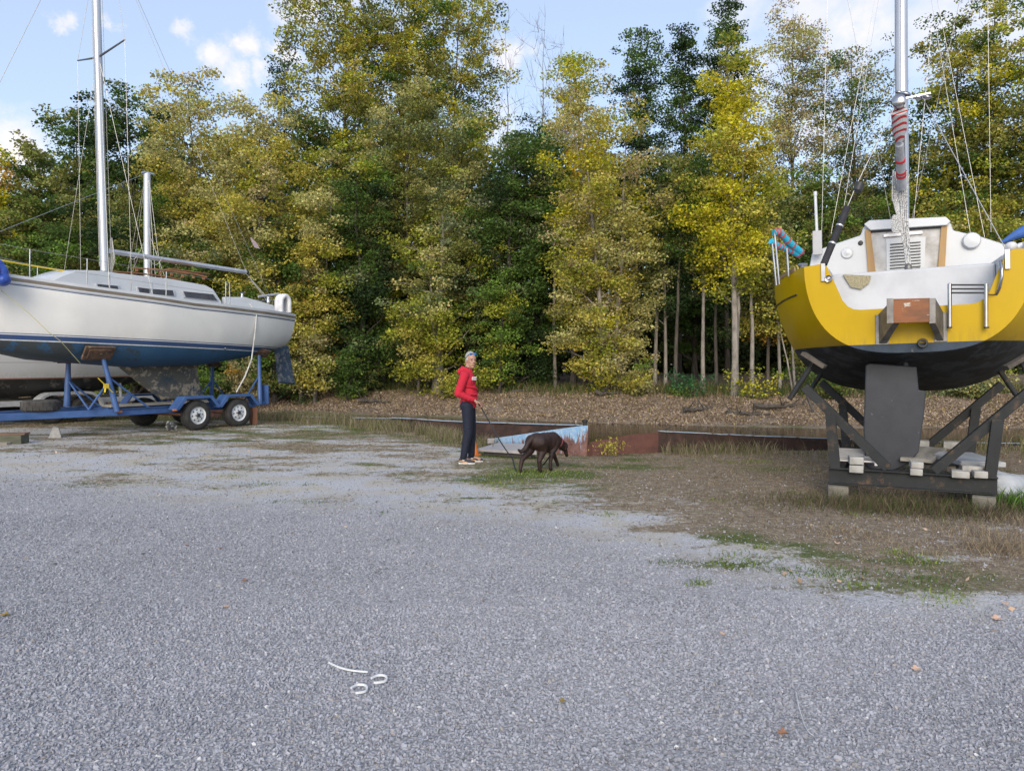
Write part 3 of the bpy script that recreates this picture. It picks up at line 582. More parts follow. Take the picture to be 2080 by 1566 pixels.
TREES = [
 # left group, farthest
 ('broad green maple with orange tips, outermost at the left edge', 55, 46, 312, 175, 640, g_far, dict(seed=1, leaf=.19)),
 ('rounded green maple between the left edge and the tall white mast', 165, 44, 222, 160, 640, g_far, dict(seed=2, leaf=.19)),
 ('dark green tree with a pointed leaning top just right of the tall white mast', 268, 42, 178, 115, 640, g_dgr + [(GRN, 3)], dict(seed=3, leaf=.18, shape='vase')),
 ('low orange yellow maple cut off by the left edge', -30, 40, 300, 48, 560, pl((ORG, 2), (YEL, 5)), dict(seed=4, leaf=.17)),
 ('tall khaki gold tree behind the boom of the white sailboat', 405, 36, 150, 112, 640, g_gold + [(OLV, 1.5)], dict(seed=5, shape='col', dens=.9)),
 ('wide golden tree above the stern of the white sailboat', 520, 34.5, 190, 124, 650, g_gold + [(OLV, 1)], dict(seed=6, shape='col', dens=.95)),
 ('wispy dark pine poking above the golden trees', 578, 50, 118, 68, 560, pl((DGR, 3), ((.05, .07, .045), 4)), dict(seed=7, dens=.4, clump=.7, leaf=.16, name='pine_tree', shape='cone', up=.2)),
 ('tallest yellow green poplar, left one of the high central trio', 715, 42, -75, 130, 480, g_mix + [(YGR, 2)], dict(seed=8, shape='vase', leaf=.16, dens=.85, up=1.2)),
 ('tallest yellow green poplar, right one of the high central trio', 905, 42.5, -55, 125, 480, g_mix + [(GOLD, 2)], dict(seed=9, shape='vase', leaf=.16, dens=.85, up=1.2)),
 ('tallest yellow green poplar, middle one of the high central trio', 812, 44, -70, 105, 400, g_mix + [(GOLD, 1)], dict(seed=79, shape='vase', leaf=.16, dens=.8, up=1.2)),
 ('dusty olive willow below the high central poplars', 835, 36, 160, 122, 720, g_olv, dict(seed=10, shape='col', leaf=.125, clump=.5)),
 ('olive tree with tan patches behind the walking man', 950, 35, 215, 100, 690, g_olv + [(TAN, 1)], dict(seed=11, shape='col', leaf=.125)),
 ('slim golden tree left of the green thicket, near the rudder of the white boat', 640, 33, 405, 52, 770, g_gold, dict(seed=12, leaf=.12, tr=.1)),
 ('green gold tree in the thicket left of the walking man', 735, 34, 350, 80, 800, g_dgr + [(GRN, 3), (YGR, 1)], dict(seed=13)),
 ('yellow olive tree with a stout grey trunk, just left of the man', 890, 33, 420, 95, 735, g_olv + [(YGR, 4), (GOLD, 1)], dict(seed=14, tr=.27, pale=True)),
 ('dark green tree right above the head of the man', 1040, 34, 300, 100, 790, g_dgr + [(GRN, 4)], dict(seed=15, shape='col')),
 ('green tree behind the dog, with drooping low sprays', 1085, 36, 225, 80, 760, g_dgr + [(GRN, 4), (OLV, 1)], dict(seed=16, shape='col', tr=.2)),
 ('bare grey tree, leftmost of the leafless three', 1046, 46, 62, 40, 330, [], dict(seed=17, bare=True, tr=.1, up=1.6, nl=16, group='leafless trees')),
 ('bare grey tree, middle one of the leafless three', 1098, 45, 42, 38, 330, [], dict(seed=18, bare=True, tr=.1, up=1.6, nl=16, group='leafless trees')),
 ('bare grey tree, rightmost of the leafless three', 1146, 47, 62, 34, 330, [], dict(seed=19, bare=True, tr=.1, up=1.6, nl=14, group='leafless trees')),
 ('orange tipped tree behind the top of the big golden tree', 1195, 38, 98, 62, 560, pl((ORG, 2), (GOLD, 4), (YGR, 3)), dict(seed=20, shape='vase')),
 ('big golden tree with several grey stems, right of the dog', 1235, 31, 155, 112, 775, g_gold + [(YEL, 2), (YGR, 1)], dict(seed=21, shape='col', tr=.17, stems=3, pale=True, leaf=.12, base_px=1240)),
 ('low gold tree leaning over the bank between golden and green trees', 1165, 33, 380, 48, 700, g_gold + [(OLV, 2)], dict(seed=22, leaf=.12)),
 ('dark green poplar, shortest of the dark trio', 1292, 44, 52, 46, 500, g_dgr, dict(seed=23, shape='vase', leaf=.15, up=1.7, dens=1.1, group='dark green poplars')),
 ('dark green poplar, middle one of the dark trio', 1378, 45, 48, 46, 500, g_dgr, dict(seed=24, shape='vase', leaf=.15, up=1.7, dens=1.1, group='dark green poplars')),
 ('dark green poplar, tallest of the dark trio', 1478, 46, -2, 52, 500, g_dgr, dict(seed=25, shape='vase', leaf=.15, up=1.7, dens=1.1, group='dark green poplars')),
 ('bright yellow maple on tall pale trunks left of the yellow boat', 1480, 29, 72, 108, 575, g_yel, dict(seed=26, shape='col', tr=.15, stems=2, pale=True, leaf=.125, base_px=1492, dens=.95)),
 ('pale brown feathery tree behind the bright yellow maple', 1612, 38, 12, 80, 520, pl((KHAKI, 4), (TAN, 3), (OLV, 3)), dict(seed=27, shape='vase', dens=.6, leaf=.12, up=1.5)),
 ('thin olive tree with sky showing through, left of the yellow boat mast', 1745, 39, 72, 100, 520, pl((OLV, 5), (TAN, 2), (GRN, 2), (ORG, .5)), dict(seed=28, shape='vase', dens=.5, leaf=.125, up=1.3)),
 ('green tree behind the port rail of the yellow boat', 1655, 36, 345, 95, 640, g_grn, dict(seed=29)),
 ('green tree behind the mast foot of the yellow boat', 1790, 35, 370, 100, 640, g_grn + [(OLV, 2)], dict(seed=30)),
 ('yellow green maple, first one right of the yellow boat mast', 1925, 35, 30, 105, 560, g_mix + [(YEL, 2)], dict(seed=31, shape='col', dens=.8)),
 ('yellow green maple, tallest at the right edge', 2030, 33, -40, 112, 600, g_mix + [(YEL, 2)], dict(seed=32, shape='col', dens=.85)),
 ('olive maple cut off by the right edge', 2135, 31, 60, 100, 600, g_mix, dict(seed=33, shape='col')),
 ('low olive gold tree above the cabin of the yellow boat', 1945, 31, 395, 110, 700, g_olv + [(GOLD, 2)], dict(seed=34, leaf=.125)),
 ('green undergrowth tree at the left edge behind the blue tarp', 20, 37, 430, 110, 780, g_grn, dict(seed=35)),
 ('green undergrowth tree behind the tall white mast', 150, 36, 400, 105, 780, g_grn + [(OLV, 3)], dict(seed=36)),
 ('dark green undergrowth tree behind the shorter second mast', 275, 35, 360, 95, 780, g_grn + [(DGR, 2)], dict(seed=37)),
 ('green undergrowth tree below the golden tree at the boom', 400, 34, 470, 90, 780, g_dgr + [(GRN, 3), (OLV, 1)], dict(seed=38)),
 ('bright green undergrowth tree behind the white coiled hose', 560, 33.5, 440, 72, 790, g_grn + [(LGR, 1), (DGR, 2)], dict(seed=39)),
 ('yellow leaved undergrowth tree behind the rudder of the white boat', 610, 33, 560, 50, 790, g_gold + [(ORG, 1), (GRN, 2)], dict(seed=40, leaf=.12, tr=.08)),
 ('yellow sapling with hanging sprays left of the red hoodie', 850, 32.5, 600, 62, 775, pl((YGR, 4), (GOLD, 3)), dict(seed=41, leaf=.12, tr=.07)),
 ('light green drooping sapling right of the red hoodie', 1015, 32, 560, 42, 810, pl((LGR, 4), (YGR, 2), (GRN, 2)), dict(seed=42, leaf=.12, tr=.07)),
 ('slender tree with a pale leaning trunk right of the big golden tree', 1428, 30.5, 330, 50, 560, pl((OLV, 3), (GRN, 3), (YGR, 2)), dict(seed=43, pale=True, tr=.1, leaf=.12)),
 ('thin trunked olive tree between golden and yellow trees', 1352, 32, 330, 62, 640, g_dgr + [(OLV, 3)], dict(seed=44, pale=True, tr=.09, leaf=.12)),
 ('short rusty brown tree behind the yellow hull', 1560, 31, 470, 60, 690, pl((ORG, 1.5), (OLV, 3), (GOLD, 2)), dict(seed=45, leaf=.12, tr=.09, dens=.8)),
 ('dark leafy tree below the port side of the yellow hull', 1640, 31, 560, 60, 760, pl((OLV, 3), (GRN, 3)), dict(seed=46, leaf=.12, tr=.09)),
 ('thin tree with twin pale stems left of the boat cradle', 1620, 29.5, 520, 46, 640, pl((OLV, 3), (GOLD, 1)), dict(seed=47, leaf=.12, tr=.06, stems=2, pale=True)),
 ('pale straight trunk tree, right of the yellow maple trunks', 1527, 29.5, 420, 40, 560, pl((OLV, 3), (YEL, 2)), dict(seed=48, pale=True, tr=.11, leaf=.12)),
 ('slim grey trunk with a high thin crown, right of the rudder of the white boat', 655, 35, 300, 26, 470, g_olv, dict(seed=71, pale=True, tr=.10)),
 ('slim dark trunk left of the yellow sapling near the man', 768, 35, 330, 24, 480, g_grn, dict(seed=72, tr=.10)),
 ('slim trunk rising between the dog and the golden tree', 1128, 34, 280, 24, 480, g_grn, dict(seed=73, pale=True, tr=.09)),
 ('slim pale trunk just right of the golden tree stems', 1330, 32.5, 300, 26, 480, g_olv, dict(seed=74, pale=True, tr=.10)),
 ('slim brown trunk left of the small emerald shrub', 1372, 31, 320, 24, 470, g_olv, dict(seed=75, tr=.10)),
 ('slim grey trunk between the leaning trunk and the yellow maple', 1455, 31.5, 330, 22, 460, g_olv, dict(seed=76, tr=.09)),
 ('slim grey trunk below the port bow side of the yellow hull', 1585, 30.5, 400, 26, 560, g_olv, dict(seed=77, pale=True, tr=.08)),
 ('slim dark trunk seen through the left cradle arms', 1725, 30.5, 420, 26, 600, g_grn, dict(seed=78, tr=.09)),
 ('dark green tree deep behind the man and dog', 1130, 40, 350, 85, 720, g_dgr, dict(seed=49, leaf=.15, dens=.8)),
 ('dark green tree deep behind the yellow maple', 1410, 40, 330, 95, 700, g_dgr + [(GRN, 3)], dict(seed=50, leaf=.17)),
 ('dark green tree deep behind the mast of the yellow boat', 1850, 41, 260, 95, 700, g_dgr + [(OLV, 3)], dict(seed=51, leaf=.17)),
 ('dark olive tree deep behind the stern of the white boat', 640, 41, 240, 85, 700, g_dgr + [(OLV, 4), (GRN, 3)], dict(seed=52, leaf=.17)),
 ('dark green tree deep behind the olive willow', 790, 40, 330, 95, 720, g_dgr + [(GRN, 4)], dict(seed=53, leaf=.17)),
 ('dark green tree deep behind the short second mast', 340, 40, 300, 90, 700, g_dgr + [(GRN, 3)], dict(seed=54, leaf=.17)),
]
for L_, px, d, top, hw, bot, pal, kw in TREES: tree(L_, px, d, top, hw, bot, pal, **kw)
SHRUBS = [
 ('low yellow bush at the foot of the grey trunk left of the man', 905, 31.5, 730, 34, 800, pl((YGR, 3), (GOLD, 3)), 61),
 ('small emerald shrub right of the golden tree stems', 1385, 29, 752, 26, 812, pl(((.05, .15, .05), 3), (LGR, 1)), 62),
 ('yellow green shrub at the foot of the golden tree', 1292, 29.5, 720, 36, 805, g_gold + [(LGR, 3)], 63),
 ('small yellow sapling right of the pale maple trunks', 1533, 28, 748, 12, 812, pl((YEL, 3), (YGR, 3)), 64),
 ('orange leaved bush behind the trailer posts', 470, 31.5, 690, 50, 800, pl((ORG, 1), (TAN, 3), (GRN, 3)), 65),
 ('green bush between the keel and the trailer posts', 395, 31, 715, 45, 800, pl((LGR, 3), (GRN, 3), (TAN, 2)), 66),
 ('dull green bush left of the yellow bush on the bank', 700, 33, 700, 60, 800, g_grn, 67),
 ('leafy bush behind the left leg of the cradle', 1690, 28, 740, 40, 812, g_grn + [(OLV, 2)], 68),
 ('olive bush behind the right leg of the cradle', 1960, 27.5, 735, 60, 812, g_olv, 69),
 ('green bush left of the white boat keel behind its trailer', 210, 32, 680, 70, 790, g_grn, 70),
]
for L_, px, d, top, hw, bot, pal, sd_ in SHRUBS: tree(L_, px, d, top, hw, bot, pal, name='shrub', cat='shrub', group='shrubs on the far bank', seed=sd_, leaf=.1, clump=.3, tr=.03, stems=3, dens=.9)
# thin dead stems and deadwood
# far-off dark wood: one mass behind the separate trees
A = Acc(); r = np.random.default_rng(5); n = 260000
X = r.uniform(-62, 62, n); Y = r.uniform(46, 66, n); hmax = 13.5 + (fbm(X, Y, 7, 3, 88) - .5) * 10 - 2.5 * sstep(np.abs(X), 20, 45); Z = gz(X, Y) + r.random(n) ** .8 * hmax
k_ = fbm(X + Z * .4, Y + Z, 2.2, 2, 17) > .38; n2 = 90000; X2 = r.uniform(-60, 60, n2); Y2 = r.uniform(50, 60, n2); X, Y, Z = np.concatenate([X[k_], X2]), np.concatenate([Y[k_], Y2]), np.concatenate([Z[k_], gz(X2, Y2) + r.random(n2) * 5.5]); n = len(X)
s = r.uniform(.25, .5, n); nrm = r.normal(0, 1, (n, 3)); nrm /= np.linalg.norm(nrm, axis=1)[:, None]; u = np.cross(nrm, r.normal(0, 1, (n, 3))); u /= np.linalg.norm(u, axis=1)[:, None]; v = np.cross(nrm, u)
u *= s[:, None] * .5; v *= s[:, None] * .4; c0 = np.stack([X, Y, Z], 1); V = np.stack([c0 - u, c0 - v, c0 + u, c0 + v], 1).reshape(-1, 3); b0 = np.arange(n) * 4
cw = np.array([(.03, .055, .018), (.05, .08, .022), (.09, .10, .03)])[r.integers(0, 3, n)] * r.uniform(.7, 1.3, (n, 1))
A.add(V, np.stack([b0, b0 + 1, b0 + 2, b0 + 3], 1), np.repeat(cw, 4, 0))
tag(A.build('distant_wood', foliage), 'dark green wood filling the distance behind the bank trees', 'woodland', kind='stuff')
# ================================================================== white sailboat on its blue trailer
HEAD = math.atan2(-.8336, -.5524)
MW = T(-6.62, 20.62, 1.83) @ RZ(HEAD) @ RY(R(-1.6))
MT = T(-8.05, 18.46, 0.0) @ RZ(HEAD)
def wl(px, py, w=0.): p = onY(px, py, MW, w); return (p.x, p.z)
def tl(px, py, w=0.): p = onY(px, py, MT, w); return Vector((p.x, w, p.z))
white = pm('gelcoat_white', (.56, .58, .60), (.50, .515, .53), scale=1.2, rough=.28, coat=.3, c3=(.52, .50, .46), s3=7, lo3=.72, hi3=.9)
whitedeck = pm('deck_white', (.52, .54, .57), (.45, .465, .49), scale=3, rough=.5, c3=(.4, .4, .38), s3=9, lo3=.68, hi3=.85)
alu = pm('aluminium', (.62, .62, .63), (.48, .48, .50), scale=3, rough=.38, metal=.75, stretch=(1, 1, .1))
steel = pm('stainless', (.46, .46, .47), (.34, .34, .36), scale=5, rough=.22, metal=1.)
wire = pm('rigging_wire', (.40, .40, .40), (.28, .28, .28), scale=30, rough=.4, metal=.6)
rope_w = pm('rope_white', (.62, .60, .55), (.38, .36, .32), scale=60, rough=.9, bump=.5, bscale=120)
teak = pm('teak', (.34, .15, .06), (.20, .085, .035), scale=9, rough=.6, stretch=(.3, 1, 1), bump=.2)
glass = pm('dark_glass', (.03, .03, .04), (.05, .05, .06), scale=3, rough=.12)
black = pm('black_plastic', (.02, .02, .022), (.035, .035, .037), scale=10, rough=.5)
blueP = pm('trailer_blue', (.055, .12, .30), (.035, .085, .22), scale=3, rough=.42, c3=(.16, .10, .08), s3=11, lo3=.66, hi3=.74, bump=.1)
rubber = pm('tyre_rubber', (.022, .022, .022), (.045, .043, .04), scale=6, rough=.85, bump=.4, bscale=60)
yrope = pm('yellow_rope', (.70, .52, .03), (.5, .36, .02), scale=50, rough=.8)
plank = pm('grey_plank', (.36, .33, .28), (.20, .18, .15), scale=5, rough=.9, stretch=(.15, 1, 1), bump=.4)
rust = pm('rusty_steel', (.16, .07, .045), (.09, .045, .035), scale=5, rough=.9, bump=.4)

def hull_mat(name, bands, low, low2, seed_scale=2.5, wear=None, gloss=.28, spec=.5):
    """bands: list of (z_below_which, colour) from the bottom up; last is the topside colour"""
    m, t, b = newmat(name); tc = N(t, 'ShaderNodeTexCoord'); s = N(t, 'ShaderNodeSeparateXYZ'); t.links.new(tc.outputs['Object'], s.inputs[0]); z = s.outputs['Z']
    top = mixc(t, maprange(t, noise(t, tc.outputs['Object'], 1.3, 5, .6).outputs['Fac'], .4, .7), bands[-1][1], tuple(c * .9 for c in bands[-1][1]))
    mp = N(t, 'ShaderNodeMapping'); t.links.new(tc.outputs['Object'], mp.inputs[0]); mp.inputs['Scale'].default_value = (3, 3, .35)
    top = mixc(t, maprange(t, noise(t, mp.outputs[0], 3, 5, .7).outputs['Fac'], .58, .8, 0, .16), top, tuple(c * .72 for c in bands[-1][1]))
    c = top
    for zz, colr in reversed(bands[:-1]): c = mixc(t, maprange(t, z, zz - .0015, zz + .0015), colr, c)
    n1 = noise(t, tc.outputs['Object'], seed_scale, 7, .7)
    lowc = mixc(t, maprange(t, n1.outputs['Fac'], .38, .66), low, low2)
    if wear:
        x = s.outputs['X']
        f = math_(t, 'ADD', noise(t, tc.outputs['Object'], 3.2, 8, .72).outputs['Fac'], maprange(t, x, wear[1], wear[2], 0, .22))
        lowc = mixc(t, maprange(t, f, wear[3], wear[3] + .05), lowc, wear[0])
    z0 = bands[0][0]
    grime = math_(t, 'MULTIPLY', maprange(t, z, z0 + .02, z0 + .22, .32, 0), maprange(t, noise(t, mp.outputs[0], 6, 6, .7).outputs['Fac'], .42, .7))
    c = mixc(t, grime, c, (.16, .12, .06))
    # the lowest band edge is bands[0]: below it antifouling
    c = mixc(t, maprange(t, z, z0 - .0015, z0 + .0015), lowc, c)
    t.links.new(c, b.inputs['Base Color'])
    b.inputs['Specular IOR Level'].default_value = spec; rr = maprange(t, z, z0 - .001, z0 + .001, .6, gloss); t.links.new(rr, b.inputs['Roughness'])
    bn = N(t, 'ShaderNodeBump'); bn.inputs['Strength'].default_value = .12; bn.inputs['Distance'].default_value = .01
    t.links.new(noise(t, tc.outputs['Object'], 4, 5, .6).outputs['Fac'], bn.inputs['Height']); t.links.new(bn.outputs[0], b.inputs['Normal'])
    return m
def hull_fn(L, BS, HS, KS, p1=.75, p2=1.3, rake=(0, 0)):
    def f(s, th):
        u = s / L; b = np.interp(u, *zip(*BS)); h = np.interp(u, *zip(*HS)); k = np.interp(u, *zip(*KS))
        a = abs(th); w = b * math.sin(a) ** p1; z = -k + (h + k) * (1 - math.cos(a)) ** p2
        x = s + rake[0] * (z / 1.0) * max(0, 1 - u * 6) + rake[1] * z * max(0, (u - .8) * 5)
        return Vector((x, math.copysign(w, th) if th else 0, z))
    return f
def hull_mesh(f, L, n=40, m=15, close=True):
    mb = MB(); ss = [L * (i / n) for i in range(n + 1)]; rings = [[f(s, math.pi / 2 * (j / m)) for j in range(-m, m + 1)] for s in ss]
    mb.loft(rings)
    if close: mb.add(rings[0], [tuple(range(2 * m + 1))])
    return mb, rings
def w_at(f, s, z):                                       # half width of the hull at height z
    lo, hi = 0., math.pi / 2
    for _ in range(30):
        mid = (lo + hi) / 2
        if f(s, mid).z < z: lo = mid
        else: hi = mid
    return f(s, lo).y

WB = empty('sailboat', MW, 'white sailboat with a blue bottom on a blue trailer, bow out of frame at left', 'sailboat')
LW = 8.3
fW = hull_fn(LW, [(0, .72), (.06, .92), (.15, 1.12), (.3, 1.3), (.5, 1.34), (.7, 1.12), (.85, .68), (.95, .28), (1, .03)],
             [(0, 1.02), (.4, 1.03), (.7, 1.14), (1, 1.34)], [(0, -.16), (.06, -.02), (.15, .16), (.3, .38), (.5, .47), (.75, .36), (.9, .12), (1, -.3)], .72, 1.25, (-.10, .35))
blue1, wht = (.03, .075, .20), (.70, .71, .72)
hm = hull_mat('white_boat_hull', [(.0, wht), (.022, wht), (.115, blue1), (.135, wht), (.152, (.10, .13, .22)), (9, (.74, .73, .70))], (.03, .10, .20), (.025, .075, .15), 1.1, ((.045, .055, .06), 3.5, 6.5, .62))
mb, rings = hull_mesh(fW, LW); mb.build('hull', hm, WB, None, 50)
deck = MB(); deck.loft([[Vector((r[0].x, r[0].y * k, r[0].z + .05 * (1 - k * k))) for k in (1, .6, 0, -.6, -1)] for r in rings]); deck.build('deck', whitedeck, WB, None, 60)
brownp = pm('brown_rail', (.20, .165, .125), (.15, .12, .09), scale=4, rough=.6)
def sheer_strip(f, L, dz, hgt, out, mt, name, par, s0=0., n=40, sides=(1, -1)):
    for sd_ in sides:
        mb = MB(); rr = []
        for i in range(n + 1):
            s = s0 + (L - s0) * i / n; tp = f(s, math.pi / 2); z = tp.z + dz
            w0 = w_at(f, s, z - hgt / 2) if dz < -.01 else tp.y
            w1 = w_at(f, s, z + hgt / 2) if dz + hgt / 2 < 0 else tp.y
            x = tp.x
            rr.append([Vector((x, sd_ * (w0 - .01), z - hgt / 2)), Vector((x, sd_ * (w0 + out), z - hgt / 2)), Vector((x, sd_ * (w1 + out), z + hgt / 2)), Vector((x, sd_ * (w1 - .01), z + hgt / 2))])
        mb.loft(rr, closed=True, capa=True, capb=True); mb.build(name, mt, par, None, 30)
sheer_strip(fW, LW, .03, .06, .022, white, 'toe_rail', WB)
sheer_strip(fW, LW, -.035, .055, .018, brownp, 'rub_rail', WB)
sheer_strip(fW, LW, -.085, .035, .024, white, 'rub_rail', WB)
sheer_strip(fW, LW, -.13, .018, .004, pm('stripe_blue', (.05, .10, .22), rough=.3), 'stripe', WB, sides=(1,))
# keel and rudder, traced on the centre plane
antif = pm('flaking_antifouling', (.035, .06, .09), (.11, .105, .09), scale=2.2, rough=.7, c3=(.34, .29, .22), s3=6.5, lo3=.52, hi3=.60, bump=.5, bscale=14, lo=.36, hi=.50)
def foil(pts, w, t): # outline in x,z with a lens shaped thickness
    mb = MB(); c = (sum(p[0] for p in pts) / len(pts), sum(p[1] for p in pts) / len(pts)); n = len(pts)
    inn = [(c[0] + (p[0] - c[0]) * .8, c[1] + (p[1] - c[1]) * .93) for p in pts]
    vs = [(p[0], w, p[1]) for p in pts] + [(p[0], w + t, p[1]) for p in inn] + [(p[0], w - t, p[1]) for p in inn]
    fs = [(i, (i + 1) % n, (i + 1) % n + n, i + n) for i in range(n)] + [((i + 1) % n, i, i + 2 * n, (i + 1) % n + 2 * n) for i in range(n)] + [tuple(range(n, 2 * n)), tuple(range(3 * n - 1, 2 * n - 1, -1))]
    return mb.add(vs, fs)
foil([wl(*p) for p in ((218, 728), (300, 728), (398, 728), (404, 770), (416, 812), (330, 813), (300, 793))], 0, .085).build('keel', antif, WB, None, 30)
foil([wl(*p) for p in ((556, 702), (586, 702), (590, 728), (600, 781), (564, 778))], 0, .035).build('rudder', pm('rudder_blue', (.04, .075, .12), (.03, .05, .08), scale=3, rough=.7, c3=(.24, .23, .22), s3=9, lo3=.50, hi3=.68, bump=.3, bscale=15), WB, None, 30)
# cabin trunk
cw_ = .86
out = [wl(px, py, cw_) for px, py in ((88, 574), (120, 560), (152, 549), (190, 549), (250, 556), (345, 566), (425, 580), (441, 588), (456, 614), (456, 640), (300, 622), (88, 592))]
mb = MB(); ns_ = 9; cx0 = sum(p[0] for p in out) / len(out)
rg = []
for i in range(ns_):
    k = -1 + 2 * i / (ns_ - 1); w_ = k * cw_ ; a_ = 1 - abs(k) ** 6 * .04
    rg.append([Vector((cx0 + (x - cx0) * a_, w_ * (1.0 if z < 1.2 else .94), z + (.045 * (1 - k * k) if z > 1.12 else 0))) for x, z in out])
mb.loft(rg, closed=True, capa=True, capb=True); mb.build('cabin', white, WB, None, 35, bevel=.012)
# windows: frame proud of the cabin side, pane a hair prouder
def pane(pts, w0, t, grow=0):
    c = (sum(p[0] for p in pts) / len(pts), sum(p[1] for p in pts) / len(pts)); q = []
    for x, z in pts:
        dx, dz = x - c[0], z - c[1]; l = math.hypot(dx, dz); q.append((x + dx / l * grow, z + dz / l * grow))
    return MB().prism(q, w0, w0 + t)
for q in (((197, 577), (238, 581), (240, 589), (199, 585)), ((280, 584), (303, 587), (303, 597), (283, 594)), ((307, 587), (350, 590), (353, 601), (308, 598)), ((372, 592), (432, 598), (441, 611), (377, 604))):
    pts = [wl(px, py, .86) for px, py in q]; wz = .825
    f_ = pane(pts, wz, .045, .045).build('window', whitedeck, WB, None, 30, bevel=.01); pane(pts, wz + .04, .012).build('pane', glass, f_)
# handrails
for sgn in (1, -1):
    rail = MB(); p = [wl(px, py, .55) for px, py in ((270, 556), (330, 560), (390, 567), (420, 574))]
    rail.tube([Vector((x, .55 * sgn, z + .13)) for x, z in p], .022, 6)
    for i in range(7):
        x = p[0][0] + (p[-1][0] - p[0][0]) * (i + .3) / 6.6; z = p[0][1] + (p[-1][1] - p[0][1]) * (i + .3) / 6.6; rail.box((x, .55 * sgn, z + .09), (.06, .025, .06))
    rail.build('handrail', teak, WB, None, 40)
mb = MB(); p = [wl(px, py, .2) for px, py in ((335, 556), (415, 566))]; mb.bar(Vector((p[0][0], .2, p[0][1] + .1)), Vector((p[1][0], .2, p[1][1] + .10)), .5, .02); mb.build('sliding_hatch', teak, WB, None, None, .01)
# cockpit coaming
mb = MB(); q = [wl(px, py, .8) for px, py in ((456, 603), (500, 604), (556, 620), (560, 632), (456, 632))]
for sgn in (1, -1): mb.prism(q, sgn * .68, sgn * .80)
mb.build('coaming', white, WB, None, None, .02)
# mast, spreaders, boom and rigging
mast_x = wl(213, 560)[0]; mz0 = wl(213, 556)[1]
mb = MB(); top = Vector((mast_x + .34, 0, 9.8))
pts = [Vector((mast_x, 0, mz0 - .1)).lerp(top, i / 6) for i in range(7)]; mb.tube(pts, [.085] * 5 + [.08, .07], 14)
MA = mb.build('mast', alu, WB, None, 40)
mb = MB(); mb.box((mast_x, 0, mz0 + .02), (.3, .24, .05)); mb.build('mast_step', steel, MA)
spz = wl(204, 118)[1]; sx = mast_x + (top.x - mast_x) * (spz - mz0) / (top.z - mz0)
tips = {}
for sgn, (px, py) in ((1, (254, 88)), (-1, (150, 128))):
    w_ = sgn * 1.0; x, z = wl(px, py, w_); x = sx - .05; z = spz + .16
    MB().tube([Vector((sx, sgn * .07, spz)), Vector((x, w_, z))], [.024, .016], 8).build('spreader', pm('dark_alu', (.12, .13, .15), rough=.4, metal=.5), MA, None, 40); tips[sgn] = Vector((x, w_, z))
def wire_(a, b, par, r=.0045, name='shroud', mt=wire, sag=0., n=4):
    a, b = Vector(a), Vector(b); MB().tube([a.lerp(b, t / n) - Vector((0, 0, sag * math.sin(math.pi * t / n))) for t in range(n + 1)], r, 5).build(name, mt, par, None, 60)
hzm = 9.75
for sgn in (1, -1):
    wz_ = lambda x: fW(x, math.pi / 2).z + .05; y0 = sgn * 1.08
    wire_((sx - .1, sgn * .05, hzm), tips[sgn], WB); wire_(tips[sgn], (mast_x - .02, y0, wz_(mast_x)), WB)
    wire_((sx, sgn * .08, spz - .15), (mast_x + .45, y0 * .97, wz_(mast_x + .45)), WB); wire_((sx, sgn * .08, spz - .15), (mast_x - .5, y0, wz_(mast_x - .5)), WB)
    for xx in (mast_x - .02, mast_x + .45, mast_x - .5): MB().tube([(xx, y0 * .985, wz_(xx)), (xx, y0 * .98, wz_(xx) + .32)], .011, 6).build('turnbuckle', steel, WB)
wire_((top.x + .08, 0, hzm), (LW - .05, 0, 1.42), WB, .006, 'forestay'); wire_((top.x - .06, 0, hzm), (-.08, 0, 1.1), WB, .005, 'backstay')
wire_((top.x - .06, .05, hzm), (wl(500, 552)[0], 0, wl(500, 552)[1]), WB, .004, 'topping_lift', rope_w)
for k, (dx, dy) in enumerate(((.11, .0), (.1, .06), (-.11, .03), (-.1, -.05))): wire_((top.x + dx, dy, hzm), (mast_x + dx * 1.1, dy * 1.6, mz0 + .15), WB, .005, 'halyard', rope_w)
b0_, b1_ = wl(226, 511), wl(500, 553)
mb = MB().tube([Vector((b0_[0], 0, b0_[1])), Vector((b1_[0], 0, b1_[1]))], .058, 12); BO = mb.build('boom', alu, WB, None, 40)
MB().tube([Vector((b1_[0] + .01, 0, b1_[1])), Vector((b1_[0] - .05, 0, b1_[1]))], .063, 12).build('end_cap', black, BO)
MB().box((mast_x - .12, 0, b0_[1] + .0), (.12, .08, .12)).build('gooseneck', steel, BO)
# coiled halyards at the mast
mb = MB()
for i in range(9):
    y = -.08 + .02 * i; z1 = wl(216, 485)[1] + .04 * math.sin(i * 2); mb.tube([(mast_x - .13, y * .6, z1), (mast_x - .14 - .02 * (i % 3), y, z1 - .45), (mast_x - .11, y * .7, z1 - .8 - .05 * (i % 4)), (mast_x - .09, y * .4, z1 - .45)], .008, 5)
mb.build('rope_coil', rope_w, MA)
p_ = [wl(px, py) for px, py in ((500, 556), (520, 585), (545, 612))]
for k in (-.02, .015, .05): MB().tube([Vector((p_[0][0] + k, k, p_[0][1])), Vector((p_[2][0] + k, k * 3, p_[2][1]))], .006, 5).build('mainsheet', rope_w, WB)
for (a, c, b) in (((262, 512), (268, 533), (283, 511)), ((300, 520), (316, 545), (330, 522))):   # slack reefing lines under the boom
    q = [wl(*a, .05), wl(*c, .05), wl(*b, .05)]; pts = []
    for i in range(9):
        t = i / 8; x = q[0][0] * (1 - t) ** 2 + 2 * q[1][0] * t * (1 - t) + q[2][0] * t * t; z = q[0][1] * (1 - t) ** 2 + 2 * (q[1][1] - .12) * t * (1 - t) + q[2][1] * t * t; pts.append((x, .05, z))
    MB().tube(pts, .006, 5).build('reefing_line', rope_w, BO)
